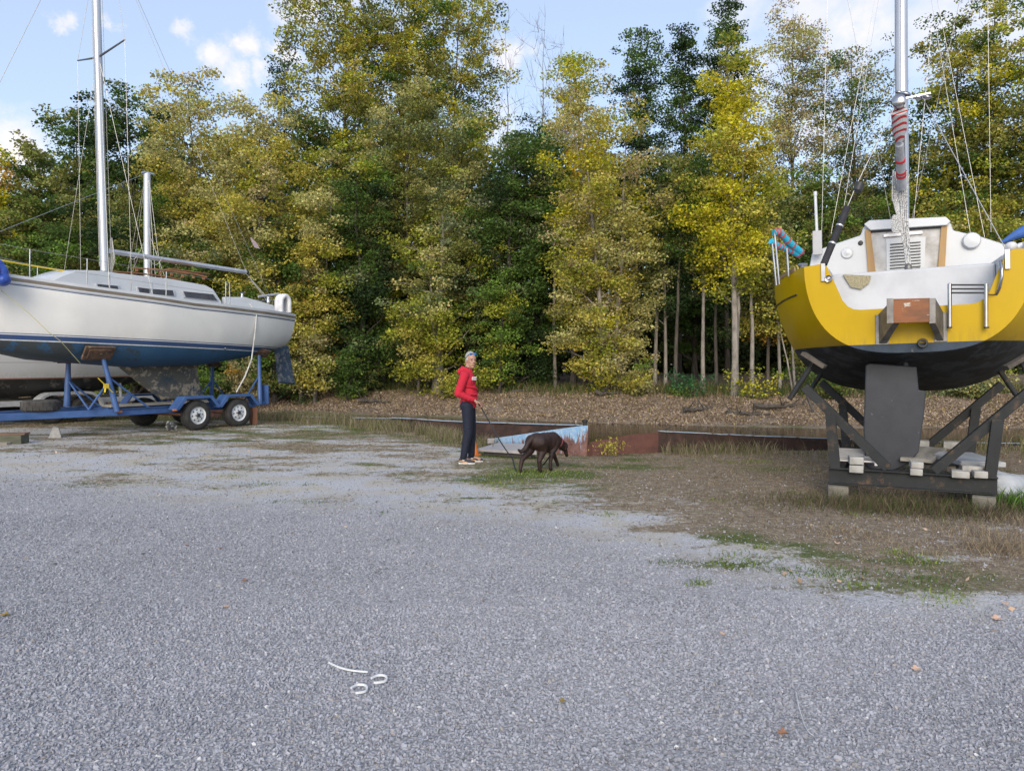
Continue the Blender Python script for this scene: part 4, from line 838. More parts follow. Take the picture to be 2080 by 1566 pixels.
# stanchions and lifelines
sp_ = []
for i, (px, pyt, pyb) in enumerate(((80, 546, 570), (182, 527, 580), (333, 550, 598), (456, 570, 615))):
    for sgn in (1, -1):
        x = wl(px, pyb, 1.18)[0]; w_ = w_at(fW, x, 5) - .07; z0 = fW(x, math.pi / 2).z; h_ = .62
        MB().tube([(x, sgn * w_, z0), (x, sgn * w_, z0 + h_)], .0125, 8).build('stanchion', steel, WB, None, 60)
        if sgn == 1: sp_.append(Vector((x, w_, z0 + h_ - .01)))
bowp = Vector((LW - .9, .3, 1.95))
for sgn in (1, -1):
    pts = [bowp] + sp_; pts = [Vector((p.x, p.y * sgn, p.z)) for p in pts]
    for a, b in zip(pts, pts[1:]): wire_(a, b, WB, .004, 'lifeline')
    for a, b in zip(pts, pts[1:]): wire_(a - Vector((0, 0, .3)), b - Vector((0, 0, .3)), WB, .004, 'lifeline')
    MB().tube([pts[-1], (pts[-1].x - .1, pts[-1].y, pts[-1].z), (pts[-1].x - .12, pts[-1].y, 1.1)], .0125, 8).build('gate_post', steel, WB, None, 60)
    MB().tube([(LW - .9, sgn * .3, 1.3), bowp * 1 if sgn == 1 else Vector((bowp.x, -bowp.y, bowp.z)), (LW + .15, sgn * .08, 1.98), (LW + .2, 0, 1.98)], .0135, 8).build('pulpit', steel, WB, None, 60)
# stern: winch, cleats, outboard bracket bar, tiller
for px, py, w_ in ((492, 600, .62), (545, 606, .5)):
    x, z = wl(px, py, w_); MB().lathe([(.05, -.12), (.05, -.03), (.035, -.01), (.035, .04), (.055, .06), (.04, .075)], T(x, w_, z), 16).build('winch', steel, WB, None, 40)
a, b = wl(520, 603), wl(562, 598); MB().tube([(a[0], .1, a[1]), (b[0], .1, b[1])], .035, 10).build('tiller', pm('tiller_grey', (.35, .36, .38), rough=.4), WB, None, 40)
mb = MB(); 
for sgn in (1, -1): mb.tube([(.05, sgn * .6, 1.0), (.0, sgn * .6, 1.5), (.3, sgn * .75, 1.52), (.34, sgn * .75, 1.0)], .0125, 8)
mb.tube([(.0, .6, 1.5), (-.04, 0, 1.5), (.0, -.6, 1.5)], .0125, 8); mb.build('pushpit', steel, WB, None, 60)
x, z = wl(402, 650, 1.3)
# hull fittings seen in the photo: a drain stain, a small outlet
x, z = wl(462, 708, 1.15); MB().lathe([(.0, 0), (.03, 0), (.03, .02), (.015, .025)], T(x, w_at(fW, x, z) - .01, z) @ RX(R(-90)), 12).build('outlet', steel, WB)
x, z = wl(592, 640, .5)
# small pink flag on the backstay
q = [onY(px, py, MW, 0) for px, py in ((508, 482), (520, 492), (528, 506), (517, 503))]
one('flag', MB().prism([(p.x, p.z) for p in q], -.004, .004), pm('faded_pink', (.55, .42, .45), rough=.8), 'faded pink pennant on the backstay of the white sailboat', 'flag', MW)
# horseshoe coil of white hose hanging at the stern
mb = MB(); c = onY(575, 612, MW, .66)
for k in range(5):
    y = c.y + (k - 2) * .045; rr_ = .135 + .012 * (k % 2); pts = [(c.x + rr_, y, c.z - .30), (c.x + rr_, y, c.z - .05)]
    for i in range(1, 10): a = math.pi * i / 10; pts.append((c.x + rr_ * math.cos(a), y, c.z - .03 + rr_ * 1.25 * math.sin(a)))
    pts += [(c.x - rr_, y, c.z - .05), (c.x - rr_, y, c.z - .30)]; mb.tube(pts, .033 + .03 * (1 if k in (0, 4) else .6), 8)
one('horseshoe_buoy', mb, pm('buoy_white', (.72, .73, .74), (.55, .55, .56), scale=8, rough=.6, bump=.2), 'puffy white horseshoe shaped buoy hung on the stern of the white sailboat', 'life buoy', MW, smooth=50)
# hose / shore cable over the side down to the trailer
q = [onY(px, py, MW, w_at(fW, 1.2, 5) + .06) for px, py in ((517, 616), (521, 640), (519, 668), (515, 700), (511, 730), (498, 764), (480, 797))]; q[0].y = .98
one('hose', MB().tube([p for p in q], .018, 8), pm('hose_white', (.6, .59, .56), (.42, .41, .39), scale=8, rough=.6), 'pale hose hanging over the side of the white sailboat down to the rear trailer fender', 'hose', MW, smooth=60)
# yellow rope and tie-down
q = [onY(px, py, MW, w_) for px, py, w_ in ((-30, 524, .3), (60, 539, .3), (140, 552, .5), (204, 561, .3))]
one('yellow_rope', MB().tube(q, .02, 6), yrope, 'yellow rope stretched over the foredeck of the white sailboat', 'rope', MW)
q = [onY(px, py, MW, w_) for px, py, w_ in ((2, 590, .95), (60, 638, 1.2), (100, 676, 1.31), (122, 692, 1.28), (163, 738, .95))]
one('tie_down_line', MB().tube(q, .007, 5), pm('pale_line', (.55, .50, .22), rough=.8), 'thin yellowish line slanting down the near side of the white hull', 'rope', MW)
# blue tarp bundle at the bow
mb = MB(); c = onY(-14, 556, MW, 1.0); rr = random.Random(3)
for i in range(22): mb.ell(c + Vector((rr.uniform(-.14, .22), rr.uniform(-.2, .2), rr.uniform(-.28, .24))), (rr.uniform(.08, .15), rr.uniform(.1, .2), rr.uniform(.08, .17)), RZ(rr.uniform(0, 3)), 10, 7)
TP = blob('tarp', mb, pm('tarp_blue', (.03, .09, .42), (.02, .06, .30), scale=5, rough=.45, bump=.6, bscale=12), None, .02, 4, MW); tag(TP, 'bright blue tarpaulin bundle at the bow of the white sailboat', 'tarpaulin')

# ------------------------------------------------------------------ trailer
TR = empty('boat_trailer', MT, 'blue tandem axle boat trailer under the white sailboat', 'boat trailer')
WOUT = 1.2
def wheel(M, par, rad=.345, wd=.21, rimc=None):
    """axis = local Z of M, outer face at +Z"""
    W = bpy.data.objects.new('wheel', None); COL.objects.link(W); W.parent = par; W.matrix_basis = M
    ty = MB(); prof = [(.2, -wd / 2), (.30, -wd / 2), (rad - .02, -wd / 2 + .02), (rad, -wd / 2 + .045), (rad, wd / 2 - .045), (rad - .02, wd / 2 - .02), (.27, wd / 2), (.205, wd / 2 - .01)]
    prof = prof + [(.2, -wd / 2)]; ty.lathe(prof, None, 40, cap=False)
    for i in range(40):
        a = 2 * math.pi * i / 40
        for sg in (-1, 1): ty.box(((rad) * math.cos(a), (rad) * math.sin(a), sg * .05), (.018, .03, .07), RZ(a))
    ty.build('tyre', rubber, W, None, 40)
    rim = MB(); z = wd / 2 - .03
    rim.lathe([(.207, z + .022), (.20, z - .01), (.185, z - .03), (.17, z - .02)], None, 40, cap=False)
    # dished face with eight openings
    n = 8; seg = 48; ro, ri, rh = .17, .115, .045
    vs, fs = [], []
    def ringv(r_, zz): base = len(vs); vs.extend([(r_ * math.cos(2 * math.pi * j / seg), r_ * math.sin(2 * math.pi * j / seg), zz) for j in range(seg)]); return base
    A_, B_, C_, D_ = ringv(ro, z - .02), ringv(.148, z - .008), ringv(.118, z + .0), ringv(rh, z + .012)
    for j in range(seg):
        k = (j + 1) % seg; fs.append((A_ + j, A_ + k, B_ + k, B_ + j)); fs.append((C_ + j, C_ + k, D_ + k, D_ + j))
        if j % 6 not in (0, 1): fs.append((B_ + j, B_ + k, C_ + k, C_ + j))
    rim.add(vs, fs); rim.build('rim', rimc or pm('rim_white', (.66, .68, .70), (.52, .54, .56), scale=6, rough=.35), W, None, 30, fix=False)
    hb = MB(); hb.lathe([(.045, z - .02), (.045, z + .03), (.03, z + .045)], None, 14)
    for i in range(5): a = 2 * math.pi * i / 5; hb.lathe([(.011, z), (.011, z + .03)], T(.07 * math.cos(a), .07 * math.sin(a), 0), 6)
    hb.lathe([(.19, -wd / 2 + .02), (.19, z - .06)], None, 24)
    hb.build('hub', black, W, None, 40); return W
fx = tl(403, 842, WOUT).x; rx = tl(486, 834, WOUT).x
for x in (fx, rx):
    for sg in (1, -1):
        wheel(T(x, sg * (WOUT - .1), .345) @ RX(R(-90 * sg)), TR)
    MB().tube([(x, -1.05, .33), (x, 1.05, .33)], .035, 10).build('axle', rust, TR)
    for sg in (1, -1):
        fd = MB(); o_ = [(-.56, .50), (-.56, .46), (-.30, .80), (.30, .80), (.56, .46), (.56, .50), (.33, .83), (-.33, .83)]
        o_ = [(-.60, .50), (-.36, .80), (.36, .80), (.60, .50), (.575, .49), (.345, .775), (-.345, .775), (-.575, .49)]
        fd.prism([(x + a, b) for a, b in o_], sg * .93, sg * 1.24)
        fd.prism([(x + a, b) for a, b in [(-.60, .50), (-.36, .80), (.36, .80), (.60, .50), (.5, .50), (.30, .74), (-.30, .74), (-.5, .50)]], sg * 1.232, sg * 1.245)
        fd.build('fender', blueP, TR, None, None, .008)
zf = .50
fr = MB(); xe = rx - .75; xf = tl(60, 848, .9).x
for sg in (1, -1):
    fr.ibeam((xe, sg * .85, zf), (1.9 + .5, sg * .85, zf), .09, .15)
    fr.bar((2.3, sg * .86, zf - .0), (5.6, sg * .10, zf), .08, .14)
for x in (xe + .05, rx, (rx + fx) / 2, fx, 1.0, 1.9): fr.bar((x, -.85, zf - .02), (x, .85, zf - .02), .08, .1)
fr.build('frame', blueP, TR, None, None, .006)
mb = MB(); mb.bar((5.3, 0, zf), (6.6, 0, zf - .01), .12, .13); mb.box((6.7, 0, zf + .0), (.25, .16, .16)); mb.box((5.45, .25, zf + .1), (.25, .1, .2)); mb.build('tongue', blueP, TR, None, None, .01)
# keel plank
a, b = tl(215, 826, 0), tl(425, 812, 0)
mb = MB(); mb.bar((a.x, -.0, .60), (b.x - .4, 0, .60), .42, .05); mb.build('keel_plank', plank, TR, None, None, .005)
MB().bar((a.x, 0, .53), (b.x - .4, 0, .53), .2, .07).build('keel_beam', blueP, TR)
def post(pt, pb, w_t, w_b, r_, name='post'):
    a = tl(*pt, w_t); b = tl(*pb, w_b); MB().tube([b, b.lerp(a, .55), a], [r_ * 1.15, r_, r_ * .8], 12).build(name, blueP, TR, None, 40); return a, b
p1a, p1b = post((208, 722), (238, 836), .80, .98, .055)      # near forward post
p2a, p2b = post((139, 735), (136, 826), -.10, -.10, .06)
p3a, p3b = post((526, 722), (528, 822), .75, .95, .055)
p4a, p4b = post((432, 738), (430, 810), -.85, -.95, .05)
p5a, p5b = post((330, 735), (332, 822), -.80, -.98, .05)
def brace(a, b): MB().tube([a, b], .022, 8).build('brace', blueP, TR, None, 40)
ml_ = lambda p, q, t: p.lerp(q, t)
brace(ml_(p1b, p1a, .62), Vector((tl(303, 832, .95).x, .92, zf + .08))); brace(ml_(p1b, p1a, .55), Vector((tl(180, 832, .9).x, .88, zf + .08)))
brace(ml_(p2b, p2a, .6), Vector((tl(180, 832, .5).x, .5, zf + .08))); brace(ml_(p2b, p2a, .6), Vector((tl(205, 834, .0).x, 0, zf + .08)))
brace(ml_(p3b, p3a, .6), Vector((tl(497, 800, .95).x, .95, zf + .14))); brace(ml_(p4b, p4a, .55), Vector((tl(460, 800, -.9).x, -.9, zf + .08))); brace(ml_(p4b, p4a, .55), Vector((tl(400, 800, -.9).x, -.9, zf + .08)))
# support pads against the hull
padw = pm('rotten_pad', (.15, .085, .05), (.05, .035, .03), scale=6, rough=.95, bump=.5, c3=(.32, .28, .22), s3=9, lo3=.6, hi3=.7)
def pad(px, py, w_, sx_, sy_, tilt, pit=0):
    a = tl(px, py, w_); MB().box((0, 0, 0), (sx_, sy_, .06)).box((0, 0, -.04), (sx_ * .75, sy_ * .7, .03), m=0).build('hull_pad', padw, TR, T(*a) @ RX(tilt) @ RY(pit), None, .01)
pad(200, 717, .90, .62, .34, R(52)); pad(530, 716, .68, .42, .26, R(40), R(-14)); pad(139, 733, -.1, .5, .3, 0); pad(432, 737, -.85, .4, .26, R(-45)); pad(330, 735, -.82, .4, .26, R(-45))
# tail light panel, side markers
q = tl(541, 800, .95); mb = MB(); mb.box((q.x - .02, .85, q.z - .02), (.05, .30, .5)); mb.bar((q.x + .25, .85, zf + .03), (q.x, .85, zf + .03), .1, .1); mb.build('tail_bracket', blueP, TR, None, None, .01)
amber = pm('amber_lens', (.65, .20, .04), rough=.3)
for px, py in ((245, 836), (357, 833)):
    q = tl(px, py, .94 if px < 300 else 1.26); MB().box((q.x, q.y - .03, q.z), (.11, .03, .045)).build('side_marker', amber, TR, None, None, .01)
# wood block propping the rear, yellow ratchet strap, chock by the wheel, spare tyre
q = tl(515, 845, .9); one('wood_block', MB().box((0, 0, 0), (.14, .14, .44)), pm('prop_wood', (.36, .16, .09), (.22, .10, .06), scale=7, rough=.9, stretch=(1, 1, .2), bump=.3), 'reddish wooden block propping up the rear of the blue trailer', 'wood block', MT @ T(q.x, .9, .215), bevel=.006)
a, b = tl(199, 768, 1.0), tl(229, 797, 1.0); mb = MB(); mb.bar(a, b, .035, .012); mb.box(a.lerp(b, .55), (.10, .03, .10)); mb.bar(a.lerp(b, .5), tl(213, 797, 1.02), .03, .01)
one('ratchet_strap', mb, yrope, 'yellow ratchet strap on the near front post of the blue trailer', 'strap', MT)
q = tl(92, 835, .55)
sp = MB(); prof = [(.19, -.10), (.30, -.115), (.345, -.08), (.352, 0), (.345, .08), (.30, .115), (.19, .10), (.19, -.10)]; sp.lathe(prof, None, 36, cap=False)
for i in range(36):
    a = 2 * math.pi * i / 36; sp.box((.348 * math.cos(a), .348 * math.sin(a), .045 * (1 if i % 2 else -1)), (.016, .03, .09), RZ(a))
one('spare_tyre', sp, pm('worn_tyre', (.04, .038, .035), (.08, .075, .07), scale=5, rough=.9, bump=.3), 'worn black spare tyre lying flat on the tongue of the blue trailer', 'tyre', MT @ T(q.x, q.y - .2, zf + .195), smooth=40)
q = tl(352, 858, 1.1); mb = MB()
mb.box((0, 0, -.02), (.26, .11, .025), RY(R(-24))).box((-.01, 0, .06), (.22, .10, .09), RY(R(-30))).box((.05, 0, .0), (.1, .09, .12), RY(R(-10)))
one('wheel_chock', mb, pm('chock_grey', (.05, .05, .05), (.32, .32, .31), scale=8, rough=.7, lo=.5, hi=.55), 'dark scuffed chock wedged in front of the forward trailer wheel', 'wheel chock', MT @ T(q.x + .05, 1.1, .10), bevel=.01)
# wedge on the gravel and stacked timber at the left edge
q = P(112, 889, 1); g = ray(112, 889); s_ = -CAM_Z / g.z; cx, cy = g.x * s_, g.y * s_
one('wheel_chock', MB().prism([(-.12, 0), (.12, 0), (.07, .22), (-.03, .24)], -.09, .09), pm('concrete_wedge', (.50, .48, .45), (.36, .35, .33), scale=9, rough=.9, bump=.3), 'small pale concrete wedge standing alone on the gravel below the trailer tongue', 'wheel chock', T(cx, cy, 0) @ RZ(.5), bevel=.008)
g = ray(15, 903); s_ = -CAM_Z / g.z; cx, cy = g.x * s_, g.y * s_
dw = pm('weathered_timber', (.12, .12, .085), (.07, .075, .05), scale=6, rough=.95, stretch=(.3, 1, 1), bump=.4)
one('timber_block', MB().box((0, 0, .095), (.62, .30, .17)), dw, 'dark mossy timber block lying on the gravel at the left edge', 'timber', T(cx - .05, cy + .1, 0) @ RZ(.12), bevel=.01)
one('timber_plank', MB().box((0, 0, 0), (.55, .26, .035)), pm('brown_plank', (.20, .12, .08), (.12, .08, .06), scale=6, rough=.95, stretch=(.3, 1, 1)), 'brown plank lying on top of the mossy timber block', 'timber', T(cx + .02, cy + .1, .2) @ RZ(.22), bevel=.004)
one('timber_plank', MB().box((0, 0, 0), (.7, .12, .05)), plank, 'grey board lying in front of the mossy timber block', 'timber', T(cx - .25, cy - .12, .03) @ RZ(.05), bevel=.004)
# small clutter behind the trailer: red jug and white bucket handle
q = tl(441, 806, -1.6)
one('jerry_can', MB().prism([(-.11, 0), (.11, 0), (.11, .34), (.04, .40), (-.11, .40)], -.08, .08), pm('faded_red', (.45, .18, .16), (.3, .12, .1), rough=.6), 'faded red can standing behind the trailer by the far post', 'can', MT @ T(q.x, -1.7, .02), bevel=.02)

# ------------------------------------------------------------------ second boat behind
MB2 = T(-11.0, 22.6, 1.17) @ RZ(HEAD + .05)
B2 = empty('sailboat', MB2, 'second white boat with a maroon stripe and black bottom, half hidden behind the white sailboat', 'sailboat')
f2_ = hull_fn(8.6, [(0, .8), (.1, 1.1), (.35, 1.35), (.6, 1.3), (.8, .85), (.95, .25), (1, .03)], [(0, .92), (.5, .92), (1, 1.2)], [(0, 0.0), (.08, .16), (.25, .42), (.5, .5), (.85, .3), (1, -.2)], .7, 1.2, (-.05, .3))
hm2 = hull_mat('second_hull', [(.0, (.40, .20, .14)), (.03, (.40, .20, .14)), (.06, wht), (.41, (.66, .66, .66)), (.42, (.25, .25, .26)), (.63, (.66, .66, .66)), (.78, (.20, .035, .06)), (9, (.66, .66, .66))], (.03, .03, .03), (.012, .012, .013), 2, ((.12, .11, .10), 20, 30, .56))
mb, rg2 = hull_mesh(f2_, 8.6); mb.build('hull', hm2, B2, None, 50)
MB().loft([[Vector((r[0].x, r[0].y * k, r[0].z + .04 * (1 - k * k))) for k in (1, 0, -1)] for r in rg2]).build('deck', whitedeck, B2)
MB().prism([(2.0, .9), (2.2, 1.35), (5.6, 1.3), (6.3, .95)], -.8, .8).build('cabin', white, B2, None, None, .03)
def w2(px, py, w=0.): p = onY(px, py, MB2, w); return (p.x, p.z)
mtop = w2(299, 352); mbot = w2(298, 580)
mb = MB().tube([(mbot[0], 0, 1.2), (mtop[0], 0, mtop[1])], .105, 12); M2 = mb.build('mast', alu, B2, None, 40)
MB().box((mtop[0] - .02, 0, mtop[1] + .0), (.32, .16, .05)).build('masthead', steel, M2)
for sg in (1, -1):
    for dx, top_ in ((.05, 1), (.55, .62), (-.5, .62), (.3, 1)):
        wire_((mtop[0] + .02 * dx, .05 * sg, 1.3 + (mtop[1] - 1.3) * top_), (mbot[0] + dx * 1.2, sg * 1.15, .95), B2, .0055)
wire_((mtop[0], 0, mtop[1]), (8.4, 0, 1.3), B2, .007, 'forestay'); wire_((mtop[0], 0, mtop[1]), (.1, .3, 1.0), B2, .0055, 'backstay'); wire_((mtop[0], 0, mtop[1]), (.1, -.3, 1.0), B2, .0055, 'backstay')
# its trailer
MT2 = MB2 @ T(0, 0, -1.17)
T2 = empty('boat_trailer', MT2, 'pale boat trailer with a rounded double fender under the second boat', 'boat trailer')
galv = pm('galvanised', (.55, .56, .57), (.42, .43, .44), scale=4, rough=.5, metal=.3)
def t2(px, py, w): return onY(px, py, MT2, w)
xa, xb = t2(105, 830, 1.2).x, t2(180, 830, 1.2).x
ax_ = (xa + xb) / 2
for x in (ax_ - .42, ax_ + .42):
    for sg in (1, -1): wheel(T(x, sg * 1.08, .345) @ RX(R(-90 * sg)), T2, rimc=pm('rim_dark', (.12, .12, .13), rough=.5))
for sg in (1, -1):
    o_ = []; i_ = []
    for k in range(17):
        a = math.pi * k / 16; cx = ax_ + (.42 if a < math.pi / 2 else -.42); o_.append((cx + .46 * math.cos(a), .36 + .46 * math.sin(a))); i_.append((cx + .39 * math.cos(a), .36 + .39 * math.sin(a)))
    fd = MB().prism(o_ + i_[::-1], sg * .92, sg * 1.24); fd.build('fender', galv, T2, None, 40)
fr = MB()
for sg in (1, -1): fr.bar((.3, sg * .8, .55), (7.5, sg * .8, .55), .08, .14)
for x in (.4, 2, 4, 6): fr.bar((x, -.8, .5), (x, .8, .5), .08, .1)
fr.bar((7.4, 0, .55), (9, 0, .52), .1, .12); fr.build('frame', galv, T2, None, None, .005)
MB().bar((1.2, .0, .61), (6.8, 0, .61), .35, .05).build('keel_plank', plank, T2)
for x in (1.5, 5.5):
    for sg in (1, -1): MB().tube([(x, sg * .8, .5), (x, sg * .75, 1.0)], .04, 8).build('post', galv, T2)
# ================================================================== yellow sailboat in its cradle
TH = R(26.3)
t0_ = P(1856, 697, 8.6)
MYw = T(*t0_) @ RZ(R(90) - TH) @ RX(R(-1.6))
YB = empty('sailboat', MYw, 'bright yellow sailboat with a black bottom, stern towards the camera, standing in a cradle', 'sailboat')
yel = pm('gelcoat_yellow', (.52, .335, .001), (.50, .32, .001), scale=1.3, rough=.3, coat=.15, c3=(.5, .36, .05), s3=6, lo3=.68, hi3=.85)
def yx(px, py, x=0.): p = onX(px, py, MYw, x); return (p.y, p.z)
LY = 9.4
fY = hull_fn(LY, [(0, 1.19), (.03, 1.32), (.08, 1.52), (.16, 1.70), (.3, 1.78), (.5, 1.66), (.7, 1.25), (.88, .6), (.97, .2), (1, .04)],
             [(0, .98), (.1, .94), (.3, .92), (.6, 1.0), (1, 1.28)], [(0, .12), (.05, .24), (.15, .46), (.3, .66), (.5, .72), (.8, .42), (1, -.3)], .80, 1.2, (0, .3))
hy = hull_mat('yellow_boat_hull', [(.0, (.52, .335, .001)), (9, (.52, .335, .001))], (.018, .02, .025), (.03, .034, .042), 2.2, ((.05, .06, .075), 30, 40, .50), .3, .22)
mb, rY = hull_mesh(fY, LY, 44, 18, close=False); mb.build('hull', hy, YB, None, 50)
# deck with an open cockpit aft
dk = MB()
for a, b in ((12, 44),): dk.loft([[Vector((r[0].x, r[0].y * k, r[0].z + .05 * (1 - k * k))) for k in (1, .5, 0, -.5, -1)] for r in rY[a:b + 1]])
for sg in (1, -1): dk.loft([[Vector((r[0].x, sg * abs(r[0].y), r[0].z)), Vector((r[0].x, sg * (.92 + .02 * i / 12), r[0].z + .01)), Vector((r[0].x, sg * (.92), r[0].z - .5))] for i, r in enumerate(rY[0:13])])
dk.build('deck', whitedeck, YB)
ck = MB(); ck.box((1.2, 0, .40), (2.4, 1.88, .04)); ck.build('cockpit_floor', whitedeck, YB)
teakp = pm('toe_rail_teak', (.30, .20, .11), (.2, .13, .07), scale=8, rough=.8, stretch=(.2, 1, 1))
sheer_strip(fY, LY, .02, .05, .006, teakp, 'toe_rail', YB, s0=.25)
sheer_strip(fY, LY, -.30, .016, .012, black, 'stripe', YB, s0=.25, n=30)
# transom: outer edge = hull section at s=0, inner edge = the cockpit cut-out
m_ = 18; outer = [fY(0, math.pi / 2 * (j / m_)) for j in range(-m_, m_ + 1)]
outer = [(p.y, p.z) for p in outer]
notch = [(1.19, .985), (1.0, 1.0), (.93, .97), (.82, .70), (.76, .54), (.70, .46), (.64, .425), (.56, .412), (-.56, .412), (-.64, .425), (-.70, .46), (-.76, .54), (-.82, .70), (-.93, .97), (-1.0, 1.0), (-1.19, .985)]
q0 = outer + notch[1:-1]
inn = [(y * .985, z * .985 + .01) for y, z in q0]
tr_ = MB(); 
n_ = len(q0); vs = [(0.0, y, z) for y, z in q0] + [(-.035, y, z) for y, z in inn] + [(.06, y, z) for y, z in inn]
fs = [(i, (i + 1) % n_, (i + 1) % n_ + n_, i + n_) for i in range(n_)] + [(i, i + 2 * n_, (i + 1) % n_ + 2 * n_, (i + 1) % n_) for i in range(n_)] + [tuple(range(n_, 2 * n_)), tuple(range(3 * n_ - 1, 2 * n_ - 1, -1))]
tr_.add(vs, fs)
hy2 = hull_mat('transom_paint', [(.0, (.52, .335, .001)), (9, (.52, .335, .001))], (.05, .07, .10), (.03, .04, .055), 4, ((.4, .42, .42), 30, 40, .64), .3, .22)
tr_.build('transom', hy2, YB, None, 30)
# inner cockpit wall between transom and cabin
mb = MB()
for sg in (1, -1): mb.prism([(.03, .42), (.03, .70), (.25, .97), (2.3, 1.02), (2.3, .42)], sg * .90, sg * .955)
mb.build('coaming', whitedeck, YB, None, None, .015)
# bridge deck / seat front seen through the cut-out
se = MB(); se.box((1.25, 0, .68), (1.1, 1.8, .52)); se.build('cockpit_seat', whitedeck, YB, None, None, .03)
# cabin: outline traced at its aft face
xc = 2.35
co = [(1640, 560), (1650, 512), (1700, 494), (1748, 478), (1753, 462), (1768, 452), (1920, 445), (1932, 455), (1936, 468), (1990, 480), (2052, 500), (2078, 520), (2090, 560)]
cp = [yx(px, py, xc) for px, py in co]
zb = .55
ring = lambda x, k, dz, kk: [Vector((x, y * k, zb + (z - zb) * kk + dz)) for y, z in [(cp[0][0], zb)] + cp + [(cp[-1][0], zb)]]
cb_ = MB(); cb_.loft([ring(xc, 1, 0, 1), ring(xc + 1.5, 1, .02, 1), ring(xc + 3.2, .86, -.05, .88), ring(xc + 4.6, .6, .0, .55)], closed=True, capa=True, capb=True)
cb_.build('cabin', white, YB, None, 35, bevel=.02)
def onb(px, py, dx=0.): y, z = yx(px, py, xc - dx); return Vector((xc - dx, y, z))
# side decks sloping beside the cabin
# hatch surround: dirty washboard, vent panel with louvres, two timber battens, sliding hatch lip
def quad(pts, t, dx0): # thin panel on the bulkhead facing aft
    q = [yx(px, py, xc) for px, py in pts]; return MB().prism(q, xc - dx0, xc - dx0 - t, 'X')
wb = pm('dirty_board', (.56, .55, .54), (.36, .34, .31), scale=5, rough=.7, c3=(.16, .14, .12), s3=7, lo3=.62, hi3=.75)
quad(((1768, 474), (1915, 462), (1908, 550), (1776, 556)), .015, .0).build('washboard', wb, YB)
timb = pm('batten_wood', (.42, .26, .10), (.34, .20, .08), scale=5, rough=.6, stretch=(1, 1, .2))
quad(((1757, 469), (1768, 468), (1779, 555), (1764, 556)), .05, 0).build('batten', timb, YB, None, None, .004)
quad(((1912, 456), (1924, 455), (1919, 547), (1904, 548)), .05, 0).build('batten', timb, YB, None, None, .004)
vp = quad(((1800, 486), (1880, 482), (1877, 551), (1801, 553)), .012, .015).build('vent_panel', white, YB)
for i in range(9):
    a = onb(1808, 497 + i * 6.1, .034); b = onb(1870, 492 + i * 6.1, .034); MB().bar(a, b, .012, .014).build('louvre', black, vp)
quad(((1755, 458), (1766, 450), (1920, 443), (1930, 452), (1922, 460), (1768, 470)), .10, .0).build('sliding_hatch', white, YB, None, None, .01)
quad(((1766, 470), (1918, 460), (1918, 464), (1768, 474)), .03, .0).build('hatch_gap', black, YB)
a = onb(1810, 478, .03); MB().box(a + Vector((0, -.15, .0)), (.03, .5, .05)).build('hatch_handle', alu, YB, None, None, .006)
def disc(px, py, x, r_, h_, mt, name, dish=False):
    y, z = yx(px, py, x); prof = [(r_, 0), (r_, h_ * .6), (r_ * .85, h_)] + ([(r_ * .5, h_ * .9), (r_ * .3, h_ * 1.2)] if dish else [(r_ * .3, h_ * 1.15)])
    return MB().lathe(prof, T(x, y, z) @ RY(R(-90)), 24).build(name, mt, YB, None, 35)
disc(1721, 514, xc, .085, .03, white, 'fan_port', True); disc(1973, 490, xc, .115, .07, white, 'dorade_vent'); disc(1748, 494, xc, .035, .02, black, 'instrument_hole')
disc(1683, 567, -.03, .045, .05, steel, 'horn_fitting', True)
y, z = yx(1874, 697, -.04); MB().lathe([(.05, 0), (.055, .03), (.05, .06), (.032, .06), (.03, .0)], T(-.03, y, z) @ RY(R(-90)), 24).build('exhaust', black, YB, None, 35)
# net pocket
q = [yx(px, py, 1.0) for px, py in ((1714, 563), (1770, 566), (1766, 580), (1750, 592), (1730, 588))]; 
MB().prism(q, .685, .665, 'X').build('net_pocket', pm('net_tan', (.38, .34, .22), (.2, .18, .11), scale=60, rough=.9, bump=.5), YB)
# side decks, port side winch platform and clutter
y, z = yx(1720, 524, 1.9); MB().box((1.7, 1.25, 1.0), (.9, .35, .10)).build('winch_base', whitedeck, YB, None, None, .02)
MB().lathe([(.07, 0), (.06, .05), (.045, .07), (.045, .12), (.07, .15), (.05, .17)], T(1.3, 1.3, 1.02), 20).build('winch', steel, YB, None, 40)
MB().lathe([(.07, 0), (.06, .05), (.045, .07), (.045, .12), (.07, .15), (.05, .17)], T(1.3, -1.3, 1.02), 20).build('winch', steel, YB, None, 40)
mb = MB()
for i in range(4): mb.bar((1.0 + i * .05, 1.5, 1.0 + i * .012), (1.9, 1.12 - .02 * i, 1.13 + i * .012), .035, .025)
mb.build('folded_slats', pm('wet_wood_grey', (.33, .31, .28), rough=.7), YB)
mb = MB(); rr = random.Random(9)
for i in range(9): mb.ell((.25 + rr.uniform(0, .4), -1.12 + rr.uniform(-.12, .12), 1.03 + rr.uniform(0, .08)), (rr.uniform(.06, .12), rr.uniform(.05, .1), rr.uniform(.04, .07)), None, 10, 7)
blob('cover', mb, pm('cover_white', (.7, .7, .7), rough=.8), YB, .015, 3)
